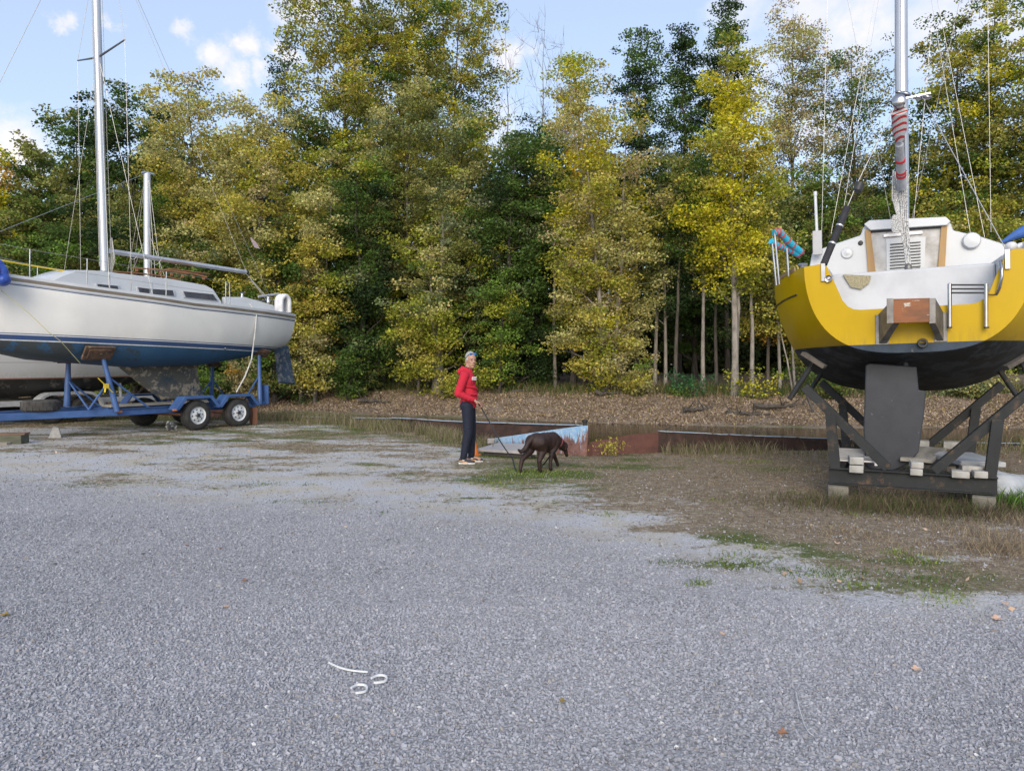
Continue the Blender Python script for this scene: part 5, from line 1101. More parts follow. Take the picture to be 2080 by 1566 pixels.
# outboard bracket: two metal cheeks and a varnished board
dkm = pm('bracket_metal', (.22, .21, .20), (.13, .125, .12), scale=8, rough=.45, metal=.6)
bx_ = -.34
BR = MB()
for (pa, pb, pc, pd) in (((1812, 608), (1826, 608), (1800, 700), (1784, 702)), ((1886, 606), (1900, 606), (1918, 694), (1904, 697))):
    ya, za = yx(*pa, bx_); yb, zb2 = yx(*pb, bx_); yc, zc = yx(*pd, -.04); yd, zd = yx(*pc, -.04)
    w0 = .03
    BR.add([(bx_, ya, za), (bx_, yb, za), (bx_ + .02, yb, za - .28), (bx_ + .02, ya, za - .28), (-.03, yc, za - .15), (-.03, yd, za - .15), (-.03, yd, zd), (-.03, yc, zd)],
           [(0, 1, 2, 3), (4, 7, 6, 5), (0, 4, 5, 1), (3, 2, 6, 7), (0, 3, 7, 4), (1, 5, 6, 2)])
    BR.box((-.036, (yc + yd) / 2, (za - .15 + zd) / 2), (.02, abs(yc - yd) + .06, za - .15 - zd))
br = BR.build('outboard_bracket', dkm, YB, None, None, .004)
q = [yx(px, py, bx_ - .01) for px, py in ((1813, 608), (1889, 606), (1888, 655), (1814, 657))]
MB().prism(q, bx_ - .02, bx_ - .06, 'X').build('motor_board', pm('varnished_board', (.23, .065, .010), (.13, .04, .008), scale=4, rough=.35, stretch=(1, 1, 3), c3=(.5, .47, .42), s3=7, lo3=.63, hi3=.68), br, None, None, .004)
for pxa, pxb in ((1801, 1815), (1887, 1900)):
    q = [yx(px, py, bx_ - .02) for px, py in ((pxa, 607), (pxb, 607), (pxb, 657), (pxa, 658))]; MB().prism(q, bx_ - .03, bx_ - .068, 'X').build('clamp_plate', dkm, br, None, None, .003)
# folded stainless swim ladder and grab handle
xl = -.10
def lp(px, py, x=xl): y, z = yx(px, py, x); return Vector((x, y, z))
LD = bpy.data.objects.new('swim_ladder', None); COL.objects.link(LD); LD.parent = YB
for x_ in (1929, 2003): MB().tube([lp(x_, 664), lp(x_, 577), lp(x_, 577, -.01)], [.022, .022, .014], 12).build('rail', steel, LD, None, 40)
for i in range(3): MB().tube([lp(1929, 579 + i * 8), lp(2003, 579 + i * 8)], .010, 8).build('rung', black, LD)
for x_ in (1929, 2004): MB().tube([lp(x_, 664), lp(x_, 667)], .026, 12).build('foot', black, LD)
MB().tube([lp(2032, 530, -.03), lp(2035, 545, -.09), lp(2035, 562, -.1), lp(2030, 585, -.08), lp(2024, 598, -.03)], .017, 10).build('grab_handle', steel, YB, None, 40)
a, b = lp(2024, 598, -.05), lp(2000, 596, -.1); MB().tube([a, a.lerp(b, .5) - Vector((0, 0, .01)), b], .006, 6).build('lashing', black, YB)
# chainplates at both horns, twin backstays with dark foam on the port one
def yzx(px, py, x): y, z = yx(px, py, x); return Vector((x, y, z))
cpP, cpS = yzx(1672, 540, -.04), yzx(2046, 512, -.04)
for c, dd in ((cpP, (0, -.05)), (cpS, (0, .05))): MB().box(c + Vector((-.01, 0, -.08)), (.02, .05, .22)).build('chainplate', steel, YB, None, None, .004)
mx = 4.0; bt = Vector((mx * .50, 0.0, 9.5)); ju = onX(1850, 190, MYw, 1.1)
boomend = onX(1826, 207, MYw, .55)
MB().tube([cpP, yzx(1740, 375, .25), boomend + Vector((0, .02, .0))], .005, 6).build('backstay', wire, YB)
MB().tube([cpS, boomend + Vector((.1, -.25, .05))], .006, 6).build('backstay', wire, YB)
bl = cpP.lerp(yzx(1740, 375, .25), .02), cpP.lerp(yzx(1740, 375, .25), .72)
fo = MB(); d_ = bl[1] - bl[0]
for a_, b_ in ((0, .35), (.37, .66), (.68, 1)): fo.tube([bl[0] + d_ * a_, bl[0] + d_ * b_], .042, 12)
FO = fo.build('foam_sleeve', pm('foam_black', (.018, .018, .024), (.03, .03, .036), scale=10, rough=.8), YB, None, 40)
for a_ in (.36, .67): MB().tube([bl[0] + d_ * (a_ - .012), bl[0] + d_ * (a_ + .012)], .045, 12).build('tape', alu, FO, None, 40)
c_ = yzx(1744, 381, .25); dn = d_.normalized(); MB().tube([c_ - dn * .05, c_ + dn * .05], .055, 14).build('foam_sleeve', black, YB, None, 40)
# mast and boom
yM = onX(1831, 300, MYw, mx); mbb = MB()
mbb.tube([(mx, yM.y, 1.2), (mx, yM.y - .02, 5), (mx + .1, yM.y - .1, 12.5)], [.095, .095, .085], 16); MY_ = mbb.build('mast', alu, YB, None, 40)
MB().tube([(mx - .1, yM.y, 1.6), (mx - .1, yM.y - .02, 5), (mx, yM.y - .1, 12.5)], .014, 6).build('mast_track', steel, MY_)
goose = Vector((mx - .12, yM.y, onX(1831, 385, MYw, mx).z))
bm_ = MB().tube([goose, goose.lerp(boomend, .5), boomend], [.055, .06, .06], 14); BM = bm_.build('boom', alu, YB, None, 40)
dv = (boomend - goose).normalized()
MB().tube([boomend - dv * .02, boomend + dv * .05, boomend + dv * .07], [.075, .078, .05], 18).build('boom_end', steel, BM, None, 40)
def stripes():
    if 'striped_cloth' in MATS: return MATS['striped_cloth']
    m, t, b = newmat('striped_cloth'); tc = N(t, 'ShaderNodeTexCoord'); w_ = N(t, 'ShaderNodeTexWave'); w_.bands_direction = 'Z'; w_.inputs['Scale'].default_value = 5.2; w_.inputs['Distortion'].default_value = 2.2; w_.inputs['Detail'].default_value = 1
    mp = N(t, 'ShaderNodeMapping'); t.links.new(tc.outputs['Object'], mp.inputs[0]); mp.inputs['Rotation'].default_value = (.3, 0, 0); t.links.new(mp.outputs[0], w_.inputs['Vector'])
    t.links.new(mixc(t, maprange(t, w_.outputs['Fac'], .62, .68), (.50, .51, .52), (.40, .03, .035)), b.inputs['Base Color']); b.inputs['Roughness'].default_value = .5; MATS['striped_cloth'] = m; return m
sc_ = MB(); k0 = boomend - dv * .06 + Vector((0, 0, -.09)); z_lo = onX(1827, 285, MYw, .9)
sc_.tube([k0, k0.lerp(z_lo, .3), k0.lerp(z_lo, .6), z_lo], [.095, .085, .09, .05], 14); sc_.build('striped_wrap', stripes(), BM, None, 60)
redm = pm('red_tape', (.48, .03, .04), rough=.5)
g2 = z_lo + Vector((.05, 0, -.04)); g3 = onX(1832, 382, MYw, 1.6)
MB().tube([g2, g3], [.05, .055], 14).build('rolled_sail', pm('sail_grey', (.42, .44, .46), (.3, .31, .33), scale=9, rough=.6, bump=.3), BM, None, 40)
for t_ in (.35, .62, .70): c = g2.lerp(g3, t_); e = (g3 - g2).normalized() * .018; MB().tube([c - e, c + e], .062, 14).build('red_band', redm, BM, None, 40)
# fittings at the boom end: two shiny clamps and blocks
for dx, dy, dz, r_ in ((0, -.07, .08, .045), (.02, -.2, .02, .04), (.0, -.3, .0, .035), (0, .03, .0, .05), (.05, .0, .13, .03)):
    MB().ell(boomend + Vector((dx, dy, dz)), (r_, r_ * 1.5, r_ * .7), RX(.4), 12, 8).build('block', steel, BM, None, 60)
MB().bar(boomend + Vector((0, .05, .02)), boomend + Vector((0, -.34, .04)), .03, .02).build('traveller_bar', steel, BM)
# mainsheet: many parts of rope from boom to the cockpit
rr = random.Random(4); lowp = onX(1845, 545, MYw, 1.75)
braid = pm('rope_flecked', (.60, .60, .58), (.14, .14, .16), scale=70, rough=.85, lo=.47, hi=.6)
for i in range(9):
    a = onX(1814 + i * 4, 350 + rr.uniform(-8, 8), MYw, 1.55 + .02 * i); m1 = onX(1812 + i * 3.6, 400, MYw, 1.6 + .02 * i); b = onX(1826 + i * 2.6, 470 + rr.uniform(-25, 35), MYw, 1.7)
    MB().tube([a, m1, b], .011, 6).build('mainsheet', braid, YB, None, 60)
for i in range(4):
    MB().tube([onX(1829 + i * 4, 380, MYw, 1.66), onX(1831 + i * 4, 450, MYw, 1.7), lowp + Vector((0, .02 - .015 * i, 0))], .012, 6).build('mainsheet', braid, YB, None, 60)
for i in range(5):   # hanging loop coils
    c = onX(1816 + i * 2, 455, MYw, 1.62); pts = [c + Vector((0, .03 * math.cos(t), .12 * math.sin(t))) for t in [2 * math.pi * k / 14 for k in range(15)]]; MB().tube(pts, .008, 6, cap=False).build('rope_coil', braid, YB, None, 60)
MB().ell(lowp, (.05, .05, .07), None, 12, 8).box(lowp + Vector((.02, -.06, -.04)), (.06, .16, .09)).build('mainsheet_block', dkm, YB, None, 50)
MB().box(lowp + Vector((.04, -.02, -.12)), (.08, .2, .12)).build('block_base', alu, YB)
# standing rigging
def wy(pa, xa, pb, xb, r=.0036, name='shroud'): MB().tube([onX(*pa, MYw, xa), onX(*pb, MYw, xb)], r, 5).build(name, wire, YB)
for pa, xa, pb, xb in (((1681, -10), 3.4, (1669, 470), 3.3), ((1779, -10), 3.8, (1688, 475), 3.0), ((1786, -10), 3.9, (1706, 470), 2.9), ((1720, -10), 2.0, (1812, 460), 2.6),
                       ((1890, -10), 3.9, (1972, 480), 3.0), ((1902, -10), 3.9, (2000, 482), 3.2), ((2006, -10), 3.4, (2013, 472), 3.3), ((1952, -10), 2.0, (1852, 445), 2.6), ((1893, 50), 3.8, (1856, 445), 3.6), ((1823, -10), 3.9, (1815, 190), 1.0)):
    wy(pa, xa, pb, xb)
# port pole: white post on a grey bracket
pb_ = onX(1661, 512, MYw, 2.2); pt_ = onX(1656, 398, MYw, 2.2); m0 = pb_.lerp(pt_, .4)
MB().tube([pb_, pt_], .022, 10).build('pole', white, YB, None, 40); MB().tube([pt_, pt_ + Vector((0, 0, .06))], .028, 10).build('pole_cap', white, YB, None, 40)
MB().box(pb_.lerp(m0, .4), (.06, .13, .36)).build('pole_bracket', pm('bracket_grey', (.45, .45, .46), rough=.5), YB, None, None, .01)
# stern rail stanchions with turquoise floats
def sp2(px, py, x=.35): return onX(px, py, MYw, x)
for (a, b) in (((1583, 578), (1573, 470)), ((1577, 580), (1568, 490)), ((1602, 562), (1598, 505))): MB().tube([sp2(*a), sp2(*b)], .013, 8).build('stanchion', steel, YB, None, 40)
tq = pm('float_turquoise', (.02, .38, .56), (.03, .46, .62), scale=4, rough=.7)
def noodle(pts, r_, x=.35):
    q = [sp2(px, py, x + k) for px, py, k in pts]; f = MB().tube(q, r_, 12).build('foam_float', tq, YB, None, 60)
    for i in range(1, len(q)):
        for t in (.35, .95):
            c = q[i - 1].lerp(q[i], t); e = (q[i] - q[i - 1]).normalized() * .016; MB().tube([c - e, c + e], r_ + .006, 12).build('binding', pm('binding_red', (.42, .10, .12), rough=.8), f, None, 60)
noodle([(1572, 474, 0), (1583, 471, .05), (1600, 490, .2), (1627, 513, .5)], .045); noodle([(1566, 490, 0), (1580, 500, .1), (1598, 505, .3), (1622, 517, .5)], .04)
# blue boom-tent cloth and white fitting at right edge
cl_ = [onX(px, py, MYw, x) for px, py, x in ((2036, 492, .9), (2062, 478, .9), (2100, 462, 1.0), (2110, 482, 1.0), (2070, 490, .9))]
one('blue_cloth', MB().tube([cl_[0], cl_[1], cl_[2]], [.02, .05, .09], 12), pm('cloth_blue', (.04, .12, .38), rough=.7, bump=.3), 'rolled blue cloth lying on the starboard quarter of the yellow boat', 'cloth', MYw, smooth=60)
# rudder turned hard over, skeg behind it
rdx = .42
ro = [yx(px, py, rdx) for px, py in ((1758, 742), (1766, 738), (1862, 745), (1866, 792), (1881, 794), (1876, 850), (1866, 918), (1848, 940), (1815, 956), (1765, 952), (1757, 945), (1754, 870))]
slate = pm('rudder_slate', (.032, .036, .046), (.024, .028, .036), scale=5, rough=.55, c3=(.12, .125, .135), s3=16, lo3=.66, hi3=.76)
MB().prism(ro, rdx - .02, rdx + .05, 'X').build('rudder', slate, YB, None, None, .015)
zr = ro[2][1]; MB().tube([(rdx + .02, yx(1840, 740, rdx)[0], zr - .1), (rdx + .02, yx(1840, 740, rdx)[0], zr + .35)], .03, 10).build('rudder_stock', black, YB)
sk = [(rdx + .25, -.2), (rdx + .35, -.85), (rdx + .75, -.85), (1.9, -.35)]
MB().prism([(x, z) for x, z in sk], -.035, .035).build('skeg', pm('bottom_black', (.018, .02, .024), rough=.7), YB, None, None, .01)
kl = [(3.2, -.5), (3.5, -1.35), (5.1, -1.35), (5.9, -.55)]
foil([(x, z) for x, z in kl], 0, .10).build('keel', MATS['bottom_black'], YB, None, 30)

# ------------------------------------------------------------------ cradle
cc_ = P(1855, 990, 8.35); MC = T(cc_.x, cc_.y, 0) @ RZ(R(90) - TH - R(1))
CR = empty('boat_cradle', MC, 'dark green steel cradle on blocks under the yellow sailboat', 'boat cradle')
cm = pm('cradle_steel', (.016, .019, .020), (.010, .012, .013), scale=5, rough=.7, c3=(.11, .065, .035), s3=7, lo3=.56, hi3=.72, bump=.2)
def cx_(px, py, x): p = onX(px, py, MC, x); return Vector((x, p.y, p.z))
zb_ = .21
yl, yr = cx_(1683, 985, 0).y, cx_(2026, 985, 0).y
bs = MB(); bs.ibeam((0, yl, .255), (0, yr, .255), .12, .19)
bs.ibeam((2.35, yl, .255), (2.35, yr, .255), .12, .19); bs.ibeam((.06, yl - .1, .24), (2.3, yl - .1, .24), .10, .15); bs.ibeam((.06, yr + .1, .24), (2.3, yr + .1, .24), .10, .15)
bs.build('base_frame', cm, CR, None, None)
for x in (0, 2.35):
    for sg, y in ((1, yl), (-1, yr)):
        u = MB(); yo = y - sg * .07; u.ibeam((x, yo, .34), (x, yo + sg * .06, .98), .11, .11, up=(1, 0, 0)); u.build('upright', cm, CR)
        u = MB(); 
        yi = .58 * sg * (1 if x == 0 else .9); u.bar((x + .07, yi * .45 if sg == 1 else yi * .35, .37), (x + .07, yo + sg * .36, 1.30), .10, .13, up=(1, 0, 0)); u.build('diagonal_arm', cm, CR, None, None, .004)
        u = MB(); c = Vector((x + .07, yo + sg * .42, 1.36)); u.tube([c + Vector((0, sg * .11, -.22)), c + Vector((0, -sg * .12, .17))], .034, 12); u.tube([c + Vector((0, -sg * .04, .03)), c + Vector((0, -sg * .16, .24))], .022, 10); PS = u.build('screw_tube', cm, CR, None, 40)
        # pad under the hull
        MB().box((0, 0, 0), (.42, .30, .045)).build('hull_pad', pm('pad_wood', (.12, .10, .08), (.07, .06, .05), scale=5, rough=.9), CR, T(x + .12, yo + sg * .26, 1.62) @ RX(R(34 * sg)), None, .006)
# blocks carrying the cradle
blk = pm('block_wood', (.20, .185, .15), (.11, .10, .08), scale=5, rough=.95, bump=.4)
def thing_box(name, c, d, rz, mt, label, cat, group=None, bevel=.008): return one(name, MB().box((0, 0, 0), d), mt, label, cat, MC @ T(*c) @ RZ(rz), group, None, bevel)
thing_box('support_block', (.0, yl - .10, .07), (.34, .22, .15), .1, blk, 'weathered timber block under the left front corner of the cradle', 'timber')
thing_box('support_block', (.0, yr + .12, .07), (.34, .22, .15), -.1, blk, 'weathered timber block under the right front corner of the cradle', 'timber')
thing_box('support_block', (2.35, yl - .10, .07), (.34, .22, .15), .05, blk, 'timber block under the left rear corner of the cradle', 'timber')
thing_box('support_block', (2.35, yr + .12, .07), (.34, .22, .15), -.05, blk, 'timber block under the right rear corner of the cradle', 'timber')
grb = pm('grey_block', (.42, .41, .38), (.28, .27, .25), scale=7, rough=.95, bump=.3)
def gblock(px, py, x, d, label, rz=0.):
    p = cx_(px, py, x); return thing_box('concrete_block', (x, p.y, p.z), d, rz, grb, label, 'block', None)
gblock(1740, 951, .02, (.20, .15, .085), 'lower grey block left of the rudder on the cradle beam')
gblock(1738, 934, .03, (.22, .15, .085), 'upper grey block left of the rudder, resting on another', .15)
gblock(1861, 957, .02, (.2, .125, .075), 'lower grey block right of the rudder on the cradle beam')
gblock(1861, 943, .03, (.2, .125, .07), 'upper grey block right of the rudder, resting on another', .1)
gblock(1950, 962, .02, (.2, .17, .075), 'grey block on the cradle beam, left one of the pair near its right end')
gblock(1989, 962, .02, (.2, .13, .075), 'grey block on the cradle beam, right one of the pair near its right end', .1)
gblock(1972, 951, .16, (.2, .2, .07), 'grey block lying behind the pair near the right end of the beam', .1)
one('stone_slab', MB().prism([(-.5, -.25), (.45, -.28), (.5, .1), (.2, .26), (-.45, .2)], 0, .06, 'Z'), pm('slab_grey', (.40, .41, .42), (.28, .29, .3), scale=5, rough=.9, bump=.3), 'broken pale stone slab lying across the right part of the cradle', 'stone slab', MC @ T(.9, -.55, .40) @ RZ(.3), bevel=.01)
one('scaffold_board', MB().box((0, 0, 0), (1.5, .34, .04)), plank, 'weathered board lying lengthwise in the cradle below the keel', 'board', MC @ T(1.3, -.15, .42) @ RZ(-.15))
for y_, lab in ((-.1, 'left'), (-.55, 'right')): thing_box('concrete_block', (2.35, y_, .45), (.2, .28, .10), 0, grb, f'grey block on the rear beam of the cradle, {lab} one of two', 'block')
# aluminium ladder lying in the left of the cradle
lad = empty('ladder', MC @ T(.55, .62, .43) @ RZ(.05), 'short aluminium ladder lying flat in the left half of the cradle', 'ladder')
for sg in (1, -1): MB().bar((-.55, sg * .21, 0), (.9, sg * .21, 0), .03, .07).build('rail', alu, lad)
for i in range(7): MB().bar((-.45 + i * .21, -.2, 0), (-.45 + i * .21, .2, 0), .035, .02).build('rung', alu, lad)
# grey tarp bundle right
mb = MB(); g = ray(2075, 1032); s_ = -CAM_Z / g.z; cx, cy = g.x * s_, g.y * s_; rr = random.Random(12)
for i in range(14): mb.ell((rr.uniform(-.18, .3), rr.uniform(-.2, .3), rr.uniform(.08, .26)), (rr.uniform(.14, .24), rr.uniform(.14, .24), rr.uniform(.1, .18)), None, 10, 7)
TB = blob('grey_tarp', mb, pm('tarp_pale', (.42, .44, .46), (.32, .34, .36), scale=4, rough=.6, bump=.5, bscale=9), None, .02, 3, T(cx + .05, cy + .35, 0)); tag(TB, 'pale grey tarp bundle on the ground beside the right end of the cradle', 'tarpaulin')
# ================================================================== steel retaining walls of the slip
def wallmat(slope=0.):
    m, t, b = newmat('painted_sheet_steel'); tc = N(t, 'ShaderNodeTexCoord'); v = tc.outputs['Object']; s = N(t, 'ShaderNodeSeparateXYZ'); t.links.new(v, s.inputs[0])
    mp = N(t, 'ShaderNodeMapping'); t.links.new(v, mp.inputs[0]); mp.inputs['Scale'].default_value = (1, 1, .22)
    ru = mixc(t, maprange(t, noise(t, v, 9, 6, .7).outputs['Fac'], .35, .65), (.10, .045, .035), (.24, .13, .11))
    n1 = noise(t, mp.outputs[0], 13, 6, .75, .6)
    zt = math_(t, 'SUBTRACT', s.outputs['Z'], math_(t, 'MULTIPLY', s.outputs['X'], slope))
    # paint survives near the top edge (local Z runs down from 0 at the top)
    f = math_(t, 'ADD', n1.outputs['Fac'], maprange(t, zt, -.30, -.02, -.10, .16))
    pt = mixc(t, maprange(t, noise(t, v, 20, 4, .6).outputs['Fac'], .4, .7), (.20, .38, .60), (.42, .50, .58))
    t.links.new(mixc(t, maprange(t, f, .50, .56), ru, pt), b.inputs['Base Color']); b.inputs['Roughness'].default_value = .75
    bn = N(t, 'ShaderNodeBump'); bn.inputs['Strength'].default_value = .4; bn.inputs['Distance'].default_value = .01; t.links.new(n1.outputs['Fac'], bn.inputs['Height']); t.links.new(bn.outputs[0], b.inputs['Normal'])
    return m
WM = wallmat((P(1194, 864, 12.92).z - P(1004, 890, 14.25).z) / (P(1194, 864, 12.92).x - P(1004, 890, 14.25).x)); rustd = pm('dark_rust', (.050, .027, .022), (.028, .018, .016), scale=6, rough=.9, bump=.5, bscale=20, c3=(.085, .047, .037), s3=4, lo3=.5, hi3=.7)
bluecap = pm('blue_cap_paint', (.28, .42, .56), (.42, .46, .50), scale=7, rough=.7, c3=(.12, .07, .06), s3=5, lo3=.56, hi3=.66)
def wall(name, pts, label, mats, th=.012, cap=None, capw=.07, bottom=-1.0):
    """pts: (x, y, ztop) along the wall; local origin at the first top point"""
    o_ = Vector(pts[0]); root = empty(name, T(*o_), label, 'steel wall', None)
    q = [Vector(p) - o_ for p in pts]; mb = MB(); n = len(q); fs = []
    vs = []
    for i, p in enumerate(q):
        d = (q[min(i + 1, n - 1)] - q[max(i - 1, 0)]); nn = Vector((-d.y, d.x, 0)).normalized() * th / 2
        for s_, z in ((1, p.z), (-1, p.z), (-1, bottom - o_.z), (1, bottom - o_.z)): vs.append((p.x + nn.x * s_, p.y + nn.y * s_, z))
    for i in range(n - 1):
        a = i * 4
        for k in range(4): fs.append((a + k, a + (k + 1) % 4, a + 4 + (k + 1) % 4, a + 4 + k))
    fs += [(3, 2, 1, 0), ((n - 1) * 4, (n - 1) * 4 + 1, (n - 1) * 4 + 2, (n - 1) * 4 + 3)]
    mb.add(vs, fs).build('plate', mats, root)
    if cap:
        c = MB()
        for a, b in zip(q, q[1:]): c.bar(a + Vector((0, 0, .006)), b + Vector((0, 0, .006)), capw, .012)
        c.build('cap_rail', cap, root)
    root['kind'] = 'thing'; return root
def wob(pts, n, amp, sd_):
    r = random.Random(sd_); out = []
    for a, b in zip(pts, pts[1:]):
        for i in range(n): t = i / n; out.append(tuple(a[k] * (1 - t) + b[k] * t + (r.uniform(-amp, amp) if k == 2 and i else 0) for k in range(3)))
    return out + [pts[-1]]
def at(px, py, d): p = P(px, py, d); return (p.x, p.y, p.z)
wall('steel_wall', [at(1004, 890, 14.25), at(1060, 882, 13.8), at(1130, 872, 13.3), at(1180, 865, 12.95), at(1194, 864, 12.92)], 'steel plate with peeling light blue paint, rising to the right behind the dog', WM)
wall('steel_wall', [at(1196, 866, 12.95), at(1193, 905, 12.85), at(1203, 897, 12.95), at(1250, 889, 13.1), at(1290, 882, 13.25), at(1337, 878, 13.45)], 'plain rust brown curved plate right of the light blue one', pm('red_rust', (.14, .06, .048), (.09, .042, .036), scale=5, rough=.85, bump=.3, bscale=20))
wall('steel_wall', wob([at(1337, 876, 13.45), at(1420, 880, 13.55), at(1500, 884, 13.7), at(1650, 890, 13.95), at(1800, 896, 14.2), at(2110, 902, 14.9)], 5, .004, 3), 'long low rusty wall with a faded blue top rail, reaching behind the cradle', rustd, cap=bluecap, capw=.06)
wall('steel_wall', wob([at(560, 845, 21.6), at(780, 850, 20.3), at(800, 849, 20.2), at(900, 855, 19.6), at(1020, 859, 19.0), at(1188, 864, 18.3)], 4, .008, 4), 'far thin wall with chipped blue and white edge, running behind the man', rustd, cap=bluecap, capw=.12)
p = P(1188, 862, 18.2); one('bollard', MB().lathe([(.05, -.6), (.05, .05), (.075, .06), (.075, .1), (.04, .12)], None, 14), black, 'tiny black bollard at the end of the far blue edged wall', 'bollard', T(*p))
# debris on the wall joint
g = at(1350, 872, 13.5); one('broken_stake', MB().tube([(0, 0, -.2), (.02, .01, .0), (.10, -.1, .05)], [.02, .018, .01], 6), bark, 'broken wooden stake leaning at the joint of the rusty walls', 'stake', T(*g))
# concrete slab with small block on it
def G(px, py, z=0.): g = ray(px, py); s_ = (z - CAM_Z) / g.z; return Vector((g.x * s_, g.y * s_, z))
sl = [G(968, 911, .10), G(1090, 918, .10), G(1086, 902, .10), G(1012, 899, .10)]; c = sum(sl, Vector()) / 4
mb = MB().prism([(p.x - c.x, p.y - c.y) for p in sl], -.05, 0, 'Z')
one('slab', mb, pm('slab_pale', (.42, .39, .38), (.30, .28, .28), scale=4, rough=.9, bump=.3, stretch=(1, 3, 1)), 'flat pale slab propped just above the ground behind the leash', 'slab', T(*c), bevel=.006)
one('slab_base', MB().prism([((p.x - c.x) * .8, (p.y - c.y) * .8) for p in sl], -.12, -.052, 'Z'), pm('dark_base', (.10, .09, .085), rough=.9), 'dark timber base hidden under the flat pale slab', 'timber', T(*c))
p = G(997, 901, .1); one('small_block', MB().box((0, 0, .045), (.12, .07, .09)), MATS['slab_pale'], 'small white block standing on the far edge of the pale slab', 'block', T(p.x, p.y + .04, .1) @ RZ(.2), bevel=.006)
p = G(966, 927); OC = MB().lathe([(.11, 0), (.11, .015), (.07, .02), (.045, .12), (.028, .2), (.012, .25)], None, 20)
one('orange_cone', OC, pm('cone_orange', (.75, .22, .03), (.6, .15, .02), scale=6, rough=.5), 'small orange marker cone standing behind the shoes of the man', 'cone', T(p.x - .02, p.y + .15, 0), smooth=40)

# ================================================================== foreground litter
wp = pm('plastic_white', (.78, .79, .80), (.68, .69, .70), scale=9, rough=.4)
def strip(pxs, w_, h_, label, r0=.012):
    q = [G(x, y, r0) for x, y in pxs]; c = sum(q, Vector()) / len(q); mb = MB(); rr = []
    for i, p in enumerate(q):
        d = (q[min(i + 1, len(q) - 1)] - q[max(i - 1, 0)]).normalized(); nn = Vector((-d.y, d.x, 0)) * w_ / 2; p = p - c
        rr.append([p + nn + Vector((0, 0, h_ / 2)), p - nn + Vector((0, 0, h_ / 2)), p - nn - Vector((0, 0, h_ / 2)), p + nn - Vector((0, 0, h_ / 2))])
    mb.loft(rr, closed=True, capa=True, capb=True)
    return one('plastic_strip', mb, wp, label, 'plastic strip', T(*c), 'white plastic strips on the gravel')
def arc(pts, n=6):
    out = []
    for i in range(len(pts) - 1):
        p0, p1, p2, p3 = pts[max(i - 1, 0)], pts[i], pts[i + 1], pts[min(i + 2, len(pts) - 1)]
        for k in range(n):
            t = k / n; out.append(tuple(.5 * (2 * p1[j] + (p2[j] - p0[j]) * t + (2 * p0[j] - 5 * p1[j] + 4 * p2[j] - p3[j]) * t * t + (3 * p1[j] - p0[j] - 3 * p2[j] + p3[j]) * t ** 3) for j in range(2)))
    return out + [pts[-1]]
strip(arc([(668, 1345), (690, 1355), (715, 1361), (747, 1364)]), .006, .008, 'longest white plastic strip on the gravel, nearly straight', .018)
strip(arc([(754, 1377), (768, 1371), (782, 1372), (786, 1379), (778, 1384), (759, 1386)]), .006, .010, 'curled white plastic strip just below the end of the straight one', .018)
strip(arc([(713, 1397), (726, 1390), (741, 1391), (746, 1398), (740, 1404), (722, 1407)]), .006, .010, 'curled white plastic strip nearest to the bottom of the picture', .018)
q = [G(x, y, .016) for x, y in arc([(1617, 1405), (1622, 1432), (1626, 1446), (1634, 1470), (1643, 1486), (1652, 1493)])]
one('string', MB().tube(q, .0022, 6), pm('string_white', (.62, .62, .62), rough=.8), 'thin white string lying on the gravel at the lower right', 'string')
leafc = {'pink': pm('leaf_pink', (.62, .42, .30), (.5, .32, .22), scale=30, rough=.8), 'brown': pm('leaf_brown', (.30, .15, .08), (.2, .10, .06), scale=30, rough=.8), 'olive': pm('leaf_olive', (.22, .16, .04), (.3, .2, .05), scale=30, rough=.8)}
def leaf(px, py, s, kind, label, rz, curl=.35):
    p = G(px, py, .018); out = []; n = 20
    for i in range(n): a = 2 * math.pi * i / n; r_ = s * (.62 + .38 * abs(math.cos(2.5 * a)) ** .6); out.append((r_ * math.cos(a), r_ * .8 * math.sin(a)))
    vs = [(0, 0, .0)] + [(x, y, curl * s * (abs(y / s) ** 1.5 + .25 * math.sin(x / s * 4))) for x, y in out]
    vs += [(x, y, z - .0012) for x, y, z in vs]; fs = [(0, 1 + i, 1 + (i + 1) % n) for i in range(n)] + [(n + 1, n + 2 + (i + 1) % n, n + 2 + i) for i in range(n)] + [(1 + i, n + 2 + i, n + 2 + (i + 1) % n, 1 + (i + 1) % n) for i in range(n)]
    mb = MB().add(vs, fs); mb.tube([(-s * .6, 0, 0), (-s * 1.15, .1 * s, .006)], .001, 5)
    one('dry_leaf', mb, leafc[kind], label, 'leaf', T(*p) @ RZ(rz) @ RX(.15), 'single dry leaves on the gravel', 60)
leaf(1861, 1357, .028, 'pink', 'pinkish dry leaf, largest one on the gravel at right', .3)
leaf(1590, 1488, .024, 'brown', 'reddish brown curled leaf left of the end of the string', .1, .7)
leaf(1468, 1286, .022, 'pink', 'pale leaf on the gravel below the grass edge', 1.2)
leaf(1143, 1423, .018, 'olive', 'tiny olive leaf on the gravel near the bottom centre', .8, .6)
leaf(497, 1178, .022, 'brown', 'small tan leaf on the gravel left of centre', .8, .5)
leaf(10, 1248, .026, 'olive', 'yellowish leaf on the gravel at the left edge', .5, .5)
leaf(460, 1230, .024, 'pink', 'flat brownish leaf on the gravel, below the small tan one', 2.1, .2)
leaf(447, 1113, .022, 'brown', 'brown leaf on the gravel, above the small tan one', 2.6, .3)
leaf(380, 1107, .022, 'brown', 'dull brown leaf, uppermost on the left gravel', 1.9, .3)
leaf(2025, 1255, .035, 'pink', 'tan leaf on the gravel near the right edge of the picture', .2, .4)
leaf(2041, 1225, .03, 'pink', 'pale leaf in the grass near the right edge of the picture', 1.2, .5)
